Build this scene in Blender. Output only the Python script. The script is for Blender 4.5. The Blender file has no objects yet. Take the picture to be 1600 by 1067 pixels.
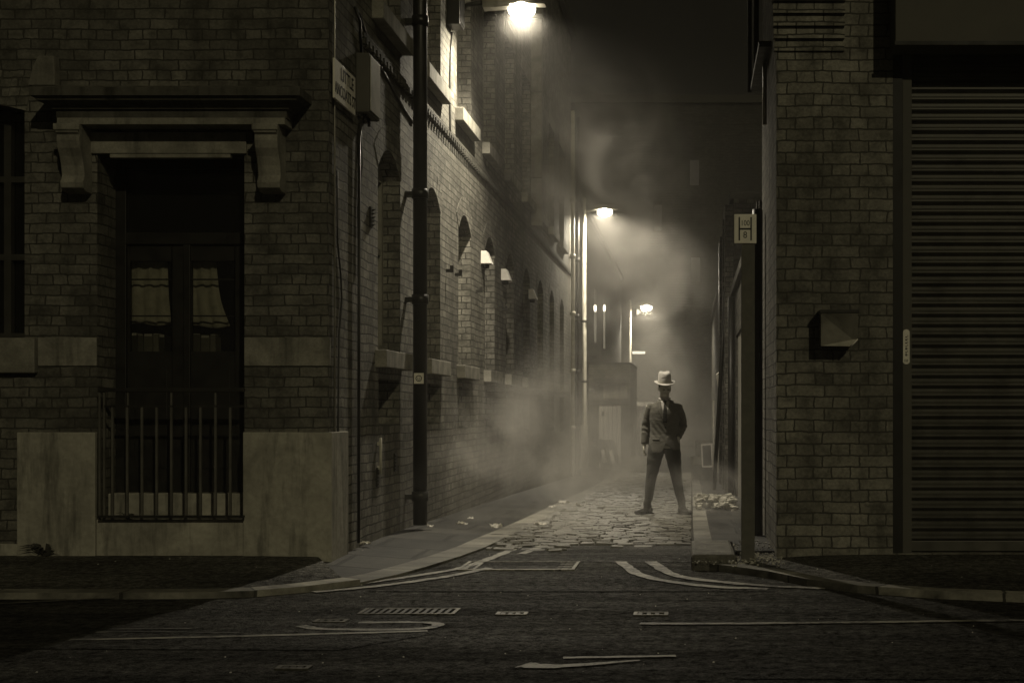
import bpy, bmesh, math, random
from mathutils import Vector, Matrix
from mathutils.bvhtree import BVHTree
from math import radians, sin, cos, pi

random.seed(7)
S = bpy.context.scene
COL = S.collection
F = 2185.0            # focal length in photo pixels
CX, CY, CH = 1080.0, 640.0, 1.3

def P(x, y, Y):       # photo pixel at depth Y -> world point (used only to read off real positions)
    return ((x - CX) * Y / F, Y, CH - (y - CY) * Y / F)

def g(Y):             # alley falls gently away from the main road
    if Y < 14: return 0.0
    if Y < 45: return -0.02 * (Y - 14)
    return -0.62

# ------------------------------------------------------------------ mesh builder
class MB:
    def __init__(s):
        s.v = []; s.f = []; s.uv = {}; s.mi = []; s.cur = 0; s.sm = []
    def vert(s, p): s.v.append(tuple(p)); return len(s.v) - 1
    def face(s, pts, uv=None, smooth=False):
        idx = [s.vert(p) for p in pts]
        if uv: s.uv[len(s.f)] = uv
        s.f.append(idx); s.mi.append(s.cur); s.sm.append(smooth)
    def box(s, x0, x1, y0, y1, z0, z1):
        b = len(s.v)
        for z in (z0, z1):
            for (x, y) in ((x0, y0), (x1, y0), (x1, y1), (x0, y1)): s.v.append((x, y, z))
        for q in ((0,3,2,1),(4,5,6,7),(0,1,5,4),(1,2,6,5),(2,3,7,6),(3,0,4,7)):
            s.f.append([b + i for i in q]); s.mi.append(s.cur); s.sm.append(False)
        return s
    def prism(s, poly, fn, a, b):      # poly (p,q) extruded from a to b through fn(p,q,t)
        n = len(poly)
        A = [fn(p, q, a) for p, q in poly]; B = [fn(p, q, b) for p, q in poly]
        i0 = len(s.v); s.v += [tuple(t) for t in A + B]
        s.f.append([i0 + i for i in range(n)][::-1]); s.mi.append(s.cur); s.sm.append(False)
        s.f.append([i0 + n + i for i in range(n)]); s.mi.append(s.cur); s.sm.append(False)
        for i in range(n):
            j = (i + 1) % n
            s.f.append([i0 + i, i0 + j, i0 + n + j, i0 + n + i]); s.mi.append(s.cur); s.sm.append(False)
        return s
    def tube(s, pts, r, n=8, cap=True, up=None):
        pts = [Vector(p) for p in pts]
        rr = r if isinstance(r, (list, tuple)) else [r] * len(pts)
        rings = []
        prev = None
        for i, p in enumerate(pts):
            if i == 0: t = pts[1] - p
            elif i == len(pts) - 1: t = p - pts[i - 1]
            else: t = (pts[i + 1] - p).normalized() + (p - pts[i - 1]).normalized()
            t.normalize()
            if prev is None:
                ref = Vector(up) if up else (Vector((0, 1, 0)) if abs(t.y) < 0.9 else Vector((1, 0, 0)))
            else: ref = prev
            a = (ref - t * ref.dot(t))
            if a.length < 1e-4: a = t.orthogonal()
            a.normalize(); bb = t.cross(a); prev = a
            q = rr[i]; ra, rb = q if isinstance(q, (list, tuple)) else (q, q)
            i0 = len(s.v)
            for k in range(n):
                an = 2 * pi * k / n
                s.v.append(tuple(p + a * (cos(an) * ra) + bb * (sin(an) * rb)))
            rings.append(i0)
        for i in range(len(rings) - 1):
            for k in range(n):
                k2 = (k + 1) % n
                s.f.append([rings[i] + k, rings[i] + k2, rings[i + 1] + k2, rings[i + 1] + k])
                s.mi.append(s.cur); s.sm.append(True)
        if cap:
            s.f.append([rings[0] + k for k in range(n)][::-1]); s.mi.append(s.cur); s.sm.append(False)
            s.f.append([rings[-1] + k for k in range(n)]); s.mi.append(s.cur); s.sm.append(False)
        return s
    def ellipsoid(s, c, rx, ry, rz, nu=16, nv=10):
        c = Vector(c); i0 = len(s.v)
        for j in range(nv + 1):
            th = pi * j / nv
            for i in range(nu):
                ph = 2 * pi * i / nu
                s.v.append((c.x + rx * sin(th) * cos(ph), c.y + ry * sin(th) * sin(ph), c.z + rz * cos(th)))
        for j in range(nv):
            for i in range(nu):
                i2 = (i + 1) % nu
                s.f.append([i0 + j * nu + i, i0 + (j + 1) * nu + i, i0 + (j + 1) * nu + i2, i0 + j * nu + i2])
                s.mi.append(s.cur); s.sm.append(True)
        return s
    def mesh(s, name, mats, weld=True):
        me = bpy.data.meshes.new(name)
        me.from_pydata(s.v, [], s.f)
        for m in (mats if isinstance(mats, (list, tuple)) else [mats]): me.materials.append(m)
        me.polygons.foreach_set('material_index', s.mi)
        me.polygons.foreach_set('use_smooth', s.sm)
        uvl = me.uv_layers.new(name='UVMap')
        me.update()
        for p in me.polygons:
            cu = s.uv.get(p.index)
            n = p.normal; ax = max(range(3), key=lambda k: abs(n[k]))
            for k, li in enumerate(p.loop_indices):
                if cu: uvl.data[li].uv = cu[k]
                else:
                    co = me.vertices[me.loops[li].vertex_index].co
                    uvl.data[li].uv = (co.y, co.z) if ax == 0 else (co.x, co.z) if ax == 1 else (co.x, co.y)
        bm = bmesh.new(); bm.from_mesh(me)
        if weld: bmesh.ops.remove_doubles(bm, verts=bm.verts, dist=1e-5)
        bmesh.ops.recalc_face_normals(bm, faces=bm.faces)
        bm.to_mesh(me); bm.free()
        return me
    def build(s, name, mats, parent=None, bevel=0.0, weld=True):
        me = s.mesh(name, mats, weld)
        o = bpy.data.objects.new(name, me); COL.objects.link(o)
        if parent is not None: o.parent = parent
        if bevel:
            b = o.modifiers.new('bevel', 'BEVEL'); b.width = bevel; b.segments = 2; b.limit_method = 'ANGLE'
        return o

def empty(name, loc=(0, 0, 0), rz=0.0):
    o = bpy.data.objects.new(name, None); COL.objects.link(o)
    o.location = loc; o.rotation_euler = (0, 0, rz); o.empty_display_size = .1
    return o

def tag(o, label=None, cat=None, group=None, kind=None):
    if label: o['label'] = label
    if cat: o['category'] = cat
    if group: o['group'] = group
    if kind: o['kind'] = kind
    return o

def children(o): return [c for c in bpy.data.objects if c.parent == o]
def copy_tree(o, parent=None):
    kids = children(o)
    c = o.copy(); COL.objects.link(c)
    if parent is not None: c.parent = parent
    for ch in kids: copy_tree(ch, c)
    return c

# ------------------------------------------------------------------ materials
def nt(name):
    m = bpy.data.materials.new(name); m.use_nodes = True
    t = m.node_tree; b = t.nodes['Principled BSDF']
    return m, t, b
def N(t, typ, **kw):
    n = t.nodes.new(typ)
    for k, v in kw.items(): setattr(n, k, v)
    return n
def L(t, a, b): t.links.new(a, b)
def ramp(t, src, stops, interp='LINEAR'):
    r = N(t, 'ShaderNodeValToRGB'); r.color_ramp.interpolation = interp
    e = r.color_ramp.elements
    while len(e) < len(stops): e.new(0.5)
    for k, (p, c) in enumerate(stops):
        e[k].position = p
        e[k].color = (c, c, c, 1) if not isinstance(c, tuple) else (*c, 1)
    L(t, src, r.inputs[0]); return r
def noise(t, vec, scale, detail=4, rough=.55, dist=0.0):
    n = N(t, 'ShaderNodeTexNoise'); n.inputs['Scale'].default_value = scale
    n.inputs['Detail'].default_value = detail; n.inputs['Roughness'].default_value = rough
    n.inputs['Distortion'].default_value = dist
    L(t, vec, n.inputs['Vector']); return n
def mixc(t, fac, a, b, mode='MIX'):
    m = N(t, 'ShaderNodeMix', data_type='RGBA', blend_type=mode)
    for s_, v in ((m.inputs[0], fac), (m.inputs[6], a), (m.inputs[7], b)):
        if hasattr(v, 'is_linked') or hasattr(v, 'links'): L(t, v, s_)
        else: s_.default_value = v if isinstance(v, (int, float)) else (*v, 1)
    return m.outputs[2]
def math_(t, op, a, b=None):
    m = N(t, 'ShaderNodeMath', operation=op)
    for s_, v in ((m.inputs[0], a), (m.inputs[1], b)):
        if v is None: continue
        if isinstance(v, (int, float)): s_.default_value = v
        else: L(t, v, s_)
    return m.outputs[0]
def bump(t, b, h, strength=.5, dist=.01, prev=None):
    n = N(t, 'ShaderNodeBump'); n.inputs['Strength'].default_value = strength
    n.inputs['Distance'].default_value = dist; L(t, h, n.inputs['Height'])
    if prev is not None: L(t, prev, n.inputs['Normal'])
    L(t, n.outputs[0], b.inputs['Normal']); return n.outputs[0]
def setb(b, rough=None, spec=None, metal=None, col=None):
    if rough is not None: b.inputs['Roughness'].default_value = rough
    if spec is not None: b.inputs['Specular IOR Level'].default_value = spec
    if metal is not None: b.inputs['Metallic'].default_value = metal
    if col is not None: b.inputs['Base Color'].default_value = (*col, 1)

def tint(v, w=1.0):    # sepia-warm grey of value v
    return (v * 1.02, v * .975, v * (1 - .17 * w))

def brick_mat(name, lo, hi, mortar, bw=.235, rh=.083, ms=.007, squash=.5, freq=4, rot=False, seed=0.0, depth=.012, dirt=.65):
    m, t, b = nt(name)
    tc = N(t, 'ShaderNodeTexCoord'); mp = N(t, 'ShaderNodeMapping'); L(t, tc.outputs['UV'], mp.inputs[0])
    mp.inputs['Location'].default_value = (seed, seed * .37 * 0, 0)
    # wobble the coordinates so that courses are hand-laid, not ruled
    wn = noise(t, mp.outputs[0], 2.3, 2)
    wob = N(t, 'ShaderNodeVectorMath', operation='MULTIPLY_ADD')
    L(t, wn.outputs['Color'], wob.inputs[0]); wob.inputs[1].default_value = (.07, .034, 0); L(t, mp.outputs[0], wob.inputs[2])
    wn2 = noise(t, mp.outputs[0], 22, 3)
    wob2 = N(t, 'ShaderNodeVectorMath', operation='MULTIPLY_ADD')
    L(t, wn2.outputs['Color'], wob2.inputs[0]); wob2.inputs[1].default_value = (.022, .018, 0); L(t, wob.outputs[0], wob2.inputs[2])
    br = N(t, 'ShaderNodeTexBrick', offset=.5, squash=squash, squash_frequency=freq)
    br.inputs['Scale'].default_value = 1; br.inputs['Mortar Size'].default_value = ms
    br.inputs['Mortar Smooth'].default_value = .35; br.inputs['Bias'].default_value = 0
    br.inputs['Brick Width'].default_value = bw; br.inputs['Row Height'].default_value = rh
    br.inputs['Color1'].default_value = (0, 0, 0, 1); br.inputs['Color2'].default_value = (1, 1, 1, 1)
    br.inputs['Mortar'].default_value = (.5, .5, .5, 1)
    L(t, wob2.outputs[0], br.inputs['Vector'])
    base = ramp(t, br.outputs['Color'], [(0, lo), (.5, tuple((a + c) / 2 for a, c in zip(lo, hi))), (1, hi)])
    big = noise(t, mp.outputs[0], .55, 5, .6)
    bigr = ramp(t, big.outputs[0], [(.35, dirt * .8), (.65, 1.1)])
    fine = noise(t, mp.outputs[0], 38, 5, .7)
    finer = ramp(t, fine.outputs[0], [(.3, .62), (.7, 1.22)])
    c = mixc(t, 1.0, base.outputs[0], bigr.outputs[0], 'MULTIPLY')
    c = mixc(t, 1.0, c, finer.outputs[0], 'MULTIPLY')
    # soot streaks running down
    mp2 = N(t, 'ShaderNodeMapping'); L(t, tc.outputs['UV'], mp2.inputs[0]); mp2.inputs['Scale'].default_value = (2.6, .25, 1)
    st = noise(t, mp2.outputs[0], 1.4, 4, .6)
    str_ = ramp(t, st.outputs[0], [(.45, 1.0), (.72, .6)])
    c = mixc(t, 1.0, c, str_.outputs[0], 'MULTIPLY')
    spot = noise(t, mp.outputs[0], 5.5, 5, .65)
    spr = ramp(t, spot.outputs[0], [(.34, .5), (.52, 1.0), (.7, 1.2)])
    c = mixc(t, 1.0, c, spr.outputs[0], 'MULTIPLY')
    mfac = ramp(t, br.outputs['Fac'], [(.0, 0.0), (.7, 1.0)])
    c = mixc(t, mfac.outputs[0], c, mortar)
    L(t, c, b.inputs['Base Color'])
    inv = math_(t, 'SUBTRACT', 1.0, br.outputs['Fac'])
    hgt = math_(t, 'ADD', inv, math_(t, 'MULTIPLY', fine.outputs[0], .55))
    hgt = math_(t, 'ADD', hgt, math_(t, 'MULTIPLY', br.outputs['Color'], .22))
    bump(t, b, hgt, 1.0, depth)
    setb(b, .82, .25)
    return m

def stone_mat(name, v, var=.35, scale=3.0, rough=.85, bs=.5, bd=.006, streak=.5, joint=None, jr=(.72, 1.1), jw=.03):
    m, t, b = nt(name)
    tc = N(t, 'ShaderNodeTexCoord')
    n1 = noise(t, tc.outputs['UV'], scale, 7, .62, .4)
    n2 = noise(t, tc.outputs['UV'], scale * 12, 5, .65)
    r1 = ramp(t, n1.outputs[0], [(.3, tint(v * (1 - var))), (.7, tint(v * (1 + var * .4)))])
    mp2 = N(t, 'ShaderNodeMapping'); L(t, tc.outputs['UV'], mp2.inputs[0]); mp2.inputs['Scale'].default_value = (4, .5, 1)
    st = noise(t, mp2.outputs[0], 1.6, 6, .65)
    sr = ramp(t, st.outputs[0], [(.5, 1.0), (.68, 1 - streak)])
    c = mixc(t, 1.0, r1.outputs[0], sr.outputs[0], 'MULTIPLY')
    fr = ramp(t, n2.outputs[0], [(.3, .78), (.7, 1.12)])
    c = mixc(t, 1.0, c, fr.outputs[0], 'MULTIPLY')
    h = math_(t, 'ADD', n1.outputs[0], math_(t, 'MULTIPLY', n2.outputs[0], .5))
    if joint:
        br = N(t, 'ShaderNodeTexBrick', offset=joint[2] if len(joint) > 2 else .5)
        br.inputs['Scale'].default_value = 1; br.inputs['Mortar Size'].default_value = joint[3] if len(joint) > 3 else .006
        br.inputs['Brick Width'].default_value = joint[0]; br.inputs['Row Height'].default_value = joint[1]
        br.inputs['Color1'].default_value = (jr[0], jr[0], jr[0], 1); br.inputs['Color2'].default_value = (jr[1], jr[1], jr[1], 1)
        br.inputs['Mortar'].default_value = (.22, .22, .22, 1); br.inputs['Mortar Smooth'].default_value = .3
        wn = noise(t, tc.outputs['UV'], 9, 3)
        wob = N(t, 'ShaderNodeVectorMath', operation='MULTIPLY_ADD')
        L(t, wn.outputs['Color'], wob.inputs[0]); wob.inputs[1].default_value = (jw, jw, 0); L(t, tc.outputs['UV'], wob.inputs[2])
        L(t, wob.outputs[0], br.inputs['Vector'])
        c = mixc(t, 1.0, c, br.outputs['Color'], 'MULTIPLY')
        h = math_(t, 'SUBTRACT', h, math_(t, 'MULTIPLY', br.outputs['Fac'], 1.4))
    L(t, c, b.inputs['Base Color']); bump(t, b, h, bs, bd); setb(b, rough, .3)
    if isinstance(rough, tuple):
        pass
    return m

def simple(name, v, rough=.6, metal=0.0, spec=.4, var=.25, scale=8, bs=.25, w=1.0, bd=.002):
    m, t, b = nt(name)
    tc = N(t, 'ShaderNodeTexCoord')
    n1 = noise(t, tc.outputs['Object'], scale, 5, .6)
    r1 = ramp(t, n1.outputs[0], [(.3, tint(v * (1 - var), w)), (.7, tint(v * (1 + var), w))])
    L(t, r1.outputs[0], b.inputs['Base Color'])
    rr = ramp(t, n1.outputs[0], [(.3, max(.05, rough - .12)), (.7, min(1, rough + .12))])
    L(t, rr.outputs[0], b.inputs['Roughness'])
    bump(t, b, n1.outputs[0], bs, bd)
    setb(b, None, spec, metal)
    return m

def asphalt_mat(name, v, rough=.62, wet=.25, grain=1.0):
    m, t, b = nt(name)
    tc = N(t, 'ShaderNodeTexCoord')
    vo = N(t, 'ShaderNodeTexVoronoi'); vo.inputs['Scale'].default_value = 60; L(t, tc.outputs['UV'], vo.inputs['Vector'])
    n1 = noise(t, tc.outputs['UV'], 12, 8, 1.0)
    big = noise(t, tc.outputs['UV'], .8, 6, .6)
    mp = N(t, 'ShaderNodeMapping'); L(t, tc.outputs['UV'], mp.inputs[0]); mp.inputs['Scale'].default_value = (.25, 2.2, 1)
    lane = noise(t, mp.outputs[0], 1.2, 5, .6)
    r1 = ramp(t, n1.outputs[0], [(.40, tint(v * .15)), (.52, tint(v)), (.62, tint(v * 3.2)), (.70, tint(v * 9))])
    rb = ramp(t, big.outputs[0], [(.32, .45), (.68, 1.45)])
    c = mixc(t, 1.0, r1.outputs[0], rb.outputs[0], 'MULTIPLY')
    rl = ramp(t, lane.outputs[0], [(.35, .7), (.65, 1.3)])
    c = mixc(t, 1.0, c, rl.outputs[0], 'MULTIPLY')
    # dark cracks
    cr = N(t, 'ShaderNodeTexVoronoi', feature='DISTANCE_TO_EDGE'); cr.inputs['Scale'].default_value = .9
    wn = noise(t, tc.outputs['UV'], 3, 4); wob = N(t, 'ShaderNodeVectorMath', operation='MULTIPLY_ADD')
    L(t, wn.outputs['Color'], wob.inputs[0]); wob.inputs[1].default_value = (.5, .5, 0); L(t, tc.outputs['UV'], wob.inputs[2])
    L(t, wob.outputs[0], cr.inputs['Vector'])
    crr = ramp(t, cr.outputs['Distance'], [(.0, .35), (.012, 1.0)])
    c = mixc(t, 1.0, c, crr.outputs[0], 'MULTIPLY')
    L(t, c, b.inputs['Base Color'])
    rr = ramp(t, lane.outputs[0], [(.38, rough), (.62, rough - wet)])
    L(t, rr.outputs[0], b.inputs['Roughness'])
    h = math_(t, 'ADD', math_(t, 'MULTIPLY', vo.outputs['Distance'], .9), n1.outputs[0])
    bump(t, b, h, 1.0 * grain, .022)
    sp = ramp(t, n1.outputs[0], [(.44, 0.0), (.52, .22), (.64, 1.0)]); L(t, sp.outputs[0], b.inputs['Specular IOR Level'])
    return m

M = {}
M['brick'] = brick_mat('sooty_brick', tint(.125), tint(.215), tint(.045), ms=.006, bw=.245, rh=.084)
M['brick_alley'] = brick_mat('alley_brick', tint(.16), tint(.27), tint(.05), bw=.245, rh=.084, seed=3.3, depth=.016)
M['brick_right'] = brick_mat('yellow_brick', tint(.20), tint(.31), tint(.06), bw=.30, rh=.0955, ms=.0065, squash=.5, freq=2, seed=1.27)
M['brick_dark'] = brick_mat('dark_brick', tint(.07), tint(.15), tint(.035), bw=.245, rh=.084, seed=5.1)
M['arch'] = brick_mat('arch_brick', tint(.14), tint(.27), tint(.06), bw=.25, rh=.075, squash=1, freq=2)
M['render'] = stone_mat('stained_render', .40, .5, 1.5, streak=.65)
M['stone'] = stone_mat('sandstone', .29, .5, 3.5, streak=.6)
M['stone_dark'] = stone_mat('sooty_stone', .10, .5, 5, streak=.7)
M['sill'] = stone_mat('sill_stone', .23, .5, 4, streak=.3)
M['kerb'] = stone_mat('kerb_stone', .32, .9, 1.8, .6, jr=(.6, 1.3), joint=(.9, .9, 0.0, .014), streak=.3)
M['block'] = stone_mat('worn_gritstone', .17, .6, 6, .7, streak=.5, bs=1.0, bd=.02)
M['flags'] = stone_mat('flagstone', .036, .9, 1.3, .7, jr=(.3, 1.7), joint=(.95, .75, .5, .022), streak=.2, bs=.7, bd=.01)
M['setts'] = stone_mat('granite_setts', .18, .45, 1.6, .36, streak=.2, bs=1.0, bd=.03)
M['asphalt'] = asphalt_mat('asphalt', .042, .80, .2)
M['pave_asphalt'] = asphalt_mat('pavement_asphalt', .075, .75, .1, .8)
M['patch'] = asphalt_mat('asphalt_patch', .028, .75, .25)
M['black'] = simple('black_paint', .012, .5, 0, .3)
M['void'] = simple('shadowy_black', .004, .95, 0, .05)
M['iron'] = simple('cast_iron', .02, .45, .3, .5)
M['pipe_pale'] = simple('pale_pipe', .45, .45, 0, .4)
M['steel'] = simple('galvanised_steel', .30, .42, .6, .5, bs=.1)
M['frame_dark'] = simple('dark_frame', .035, .5)
M['frame_pale'] = simple('pale_frame', .22, .5)
M['white'] = simple('white_paint', .72, .45, w=.6, var=.12)
M['plate'] = simple('enamel_plate', .78, .55, w=.8, var=.1)
M['letter'] = simple('black_lettering', .01, .5)
M['slat'] = simple('shutter_slat', .075, .45, .3, .5, var=.3, scale=4)
M['hood'] = simple('hood_sheet', .085, .7, 0, .3, scale=2)
M['fabric_curtain'] = simple('curtain_cloth', .62, .9, 0, .1, scale=12, bs=.6, bd=.01)
M['paper'] = simple('paper', .75, .8, w=.6)
M['plank'] = simple('weathered_wood', .14, .8, scale=5, bs=.5)
M['pale_panel'] = stone_mat('pale_boarding', .30, .3, 3, streak=.5)
M['roof'] = simple('slate', .04, .8)

def emit(name, col, s, clear=False):
    m = bpy.data.materials.new(name); m.use_nodes = True; t = m.node_tree
    t.nodes.clear(); e = N(t, 'ShaderNodeEmission'); o = N(t, 'ShaderNodeOutputMaterial')
    e.inputs[0].default_value = (*col, 1); e.inputs[1].default_value = s
    if clear:      # a clear diffuser bowl: it glows and lets the lamp inside shine through
        tr = N(t, 'ShaderNodeBsdfTransparent'); ad = N(t, 'ShaderNodeAddShader'); L(t, e.outputs[0], ad.inputs[0]); L(t, tr.outputs[0], ad.inputs[1]); L(t, ad.outputs[0], o.inputs[0])
    else: L(t, e.outputs[0], o.inputs[0])
    return m
LAMPCOL = (1.0, .90, .70)
M['bulb'] = emit('lamp_glow', LAMPCOL, 20, True)
M['dimlight'] = emit('lit_window', (1.0, .86, .62), .022)
M['glint'] = emit('bulkhead_glow', (1.0, .9, .7), 3.0)

def glass_mat():
    m = bpy.data.materials.new('window_glass'); m.use_nodes = True; t = m.node_tree; t.nodes.clear()
    o = N(t, 'ShaderNodeOutputMaterial'); tr = N(t, 'ShaderNodeBsdfTransparent'); gl = N(t, 'ShaderNodeBsdfGlossy')
    gl.inputs['Roughness'].default_value = .05; tr.inputs[0].default_value = (.75, .75, .72, 1)
    mx = N(t, 'ShaderNodeMixShader'); mx.inputs[0].default_value = .08
    L(t, tr.outputs[0], mx.inputs[1]); L(t, gl.outputs[0], mx.inputs[2]); L(t, mx.outputs[0], o.inputs[0]); return m
M['glass'] = glass_mat()
m, t, b = nt('dark_pane'); setb(b, .12, .5, 0, (.006, .006, .005)); M['pane'] = m

def worn_paint(name, v=.42, cut=.5):
    m, t, b = nt(name)
    tc = N(t, 'ShaderNodeTexCoord')
    n1 = noise(t, tc.outputs['UV'], 9, 8, .75)
    n2 = noise(t, tc.outputs['UV'], 60, 4, .7)
    n3 = noise(t, tc.outputs['UV'], 1.7, 4, .6)
    s_ = math_(t, 'ADD', math_(t, 'MULTIPLY', n1.outputs[0], .5), math_(t, 'ADD', math_(t, 'MULTIPLY', n2.outputs[0], .25), math_(t, 'MULTIPLY', n3.outputs[0], .25)))
    r = ramp(t, s_, [(cut - .05, tint(.016)), (cut + .015, tint(v * .6)), (cut + .09, tint(v))])
    L(t, r.outputs[0], b.inputs['Base Color']); bump(t, b, n2.outputs[0], .8, .006); setb(b, .5, .4)
    return m
M['cover'] = simple('worn_cover_iron', .11, .4, .5, .5, var=.7, scale=30)
M['line'] = worn_paint('worn_road_paint', .42, .485)
M['line_faint'] = worn_paint('faint_road_paint', .20, .53)
HAZE_D = .0028
SUN_E = .42
SKY_S = .0011
# loc, size, density, threshold, noise scale, seed, label
SMOKES = [
 ((-1.7, 15.8, .7), (1.4, 2.8, 1.4), .68, .50, 1.3, 1.0, 'low bank of smoke drifting against the left wall near the black drainpipe'),
 ((-1.5, 21.5, 1.0), (1.8, 4.4, 2.0), .55, .49, .9, 4.0, 'smoke billowing low along the middle of the left wall'),
 ((-1.2, 22.5, 4.7), (1.8, 5.0, 2.4), .60, .49, .75, 6.0, 'puffs of smoke lit by the nearest lamp high against the left wall'),
 ((-1.2, 31, 4.6), (2.3, 6, 3.6), .16, .48, .6, 8.0, 'pale smoke hanging high between the first two lamps'),
 ((-1.7, 59, 2.6), (2.2, 12.5, 4.2), .15, .44, .5, 12.0, 'dense pale smoke around the farthest lamp at the end of the alley'),
 ((-.9, 29, .7), (2.3, 8.5, 2.2), .24, .47, .7, 16.0, 'glowing ground smoke behind the legs of the man'),
 ((.15, 17.3, .25), (.8, 1.2, .5), .9, .48, 1.8, 21.0, 'wisp of smoke veiling the right shoe of the man'),
 ((-.9, 13.0, .35), (2.4, 2.4, .9), .20, .50, 1.3, 25.0, 'faint ground mist in the mouth of the alley'),
 ((-2.12, 17.5, 6.28), (.5, .5, .5), .03, .05, 1.0, 2.0, 'added mist puff making the halo of the nearest street lamp'),  # thin mist added around each lamp to imitate its halo
 ((-2.16, 35, 6.25), (1.0, 1.0, 1.0), .03, .05, 1.0, 3.0, 'added mist puff making the halo of the middle street lamp'),
 ((-2.16, 67.5, 6.25), (1.6, 1.6, 1.6), .02, .05, 1.0, 5.0, 'added mist puff making the halo of the farthest street lamp'),
]
# ------------------------------------------------------------------ ground
def sheet(name, mat, strips, kind='structure', dz=0.0):
    """strips: list of (left point xy, right point xy, zl, zr)"""
    mb = MB()
    for a, b in zip(strips[:-1], strips[1:]):
        (l0, r0, zl0, zr0), (l1, r1, zl1, zr1) = a, b
        mb.face([(l0[0], l0[1], zl0 + dz), (r0[0], r0[1], zr0 + dz), (r1[0], r1[1], zr1 + dz), (l1[0], l1[1], zl1 + dz)])
    o = mb.build(name, mat); tag(o, kind=kind); return o

Ys = [-60, -8, 0, 4, 8, 10, 12, 14, 16, 18, 20, 24, 28, 32, 36, 40, 45, 50, 60, 75, 90, 200]
ground = sheet('ground', M['asphalt'], [((-150, y), (150, y), g(y), g(y)) for y in Ys])
tag(ground, 'dark speckled asphalt of the main road running across the foreground')
alley_bed = sheet('alley_roadway', M['patch'], [((-2.2, y), (.02, y), g(y), g(y)) for y in [13.2, 14, 16, 18, 20, 24, 28, 32, 36, 40, 45, 50, 60, 74]], dz=.004)
tag(alley_bed, 'dark bedding and joints between the setts of the alley')
def sett_paving():
    mb = MB(); rn = random.Random(11); y = 12.75
    while y < 40:
        rh = rn.uniform(.105, .14); x = -1.95 - rn.uniform(0, .2); z = g(y + rh / 2) + .004
        while x < .0:
            w_ = rn.uniform(.13, .23); x1 = min(x + w_, .01); a = max(x, -1.90 + .004 * min(30, y - 13))
            keep = y > 13.3 or rn.random() < (y - 12.6) * .9 + .35 * sin(a * 3)
            if x1 - a > .05 and keep:
                h = rn.uniform(.017, .023) - .018 * math.exp(-((x + .55) / .16) ** 2) - .018 * math.exp(-((x + 1.55) / .16) ** 2)      # wheel ruts
                tx, ty = rn.uniform(-.004, .004), rn.uniform(-.0035, .0035); gp = rn.uniform(.002, .005); ch = .010
                ou, ov = rn.uniform(0, 60), rn.uniform(0, 60)
                def q(xx, yy, zz): return (xx, yy, z + zz)
                X0, X1, Y0, Y1 = a + gp, x1 - gp, y + gp, y + rh - gp
                T = [(X0 + ch, Y0 + ch, h - tx - ty), (X1 - ch, Y0 + ch, h + tx - ty), (X1 - ch, Y1 - ch, h + tx + ty), (X0 + ch, Y1 - ch, h - tx + ty)]
                B = [(X0, Y0, -.006), (X1, Y0, -.006), (X1, Y1, -.006), (X0, Y1, -.006)]
                T = [(p[0] + rn.uniform(-.004, .004), p[1] + rn.uniform(-.004, .004), p[2]) for p in T]
                uv = lambda P_: [(ou + p[0] * .6, ov + p[1] * .6) for p in P_]
                mb.face([q(*p) for p in T], uv=uv(T))
                for k in range(4):
                    k2 = (k + 1) % 4; P_ = [B[k], B[k2], T[k2], T[k]]; mb.face([q(*p) for p in P_], uv=uv(P_))
            x = x1 if x1 < .0 else 1
        y += rh
    o = mb.build('sett_paving', M['setts'], weld=False); tag(o, 'wet worn granite setts paving the alley under the man', kind='structure')
sett_paving()

# left pavement: outer kerb line (x, y) with height; inner line at the buildings
LP = [(-30, 9.62), (-12, 9.60), (-7, 9.60), (-5, 9.60), (-3.9, 9.60), (-3.43, 9.62), (-3.05, 9.70), (-2.75, 9.95), (-2.45, 10.35), (-2.28, 10.85), (-2.16, 11.4),
      (-2.02, 12.2), (-1.92, 13.0), (-1.86, 14), (-1.83, 15.2), (-1.8, 17), (-1.78, 20), (-1.76, 24), (-1.75, 28), (-1.75, 34), (-1.75, 44.9)]
LI = [(-30, 12), (-12, 12), (-7, 12), (-5, 12), (-4.2, 12), (-3.9, 12), (-3.6, 12), (-3.5, 12.0), (-3.3, 12.0), (-3.2, 12.1), (-3.2, 12.2),
      (-3.2, 12.6), (-3.2, 13.2), (-3.2, 14), (-3.2, 15.2), (-3.2, 17), (-3.2, 20), (-3.2, 24), (-3.4, 28), (-3.4, 34), (-3.4, 44.9)]
def norm2(path, i):
    a = Vector(path[max(i - 1, 0)]); b = Vector(path[min(i + 1, len(path) - 1)])
    d = (b - a).normalized(); return Vector((-d.y, d.x))
def resample(path, step):
    out = []
    for a, b in zip(path[:-1], path[1:]):
        n = max(1, int((Vector(b) - Vector(a)).length / step))
        for k in range(n): out.append(tuple(Vector(a).lerp(Vector(b), k / n)))
    out.append(path[-1]); return out
def smooth_path(path, it=2):
    for _ in range(it):
        q = [path[0]]
        for a, b in zip(path[:-1], path[1:]):
            a = Vector(a); b = Vector(b)
            q += [tuple(a.lerp(b, .25)), tuple(a.lerp(b, .75))]
        q.append(path[-1]); path = q
    return path

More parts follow.
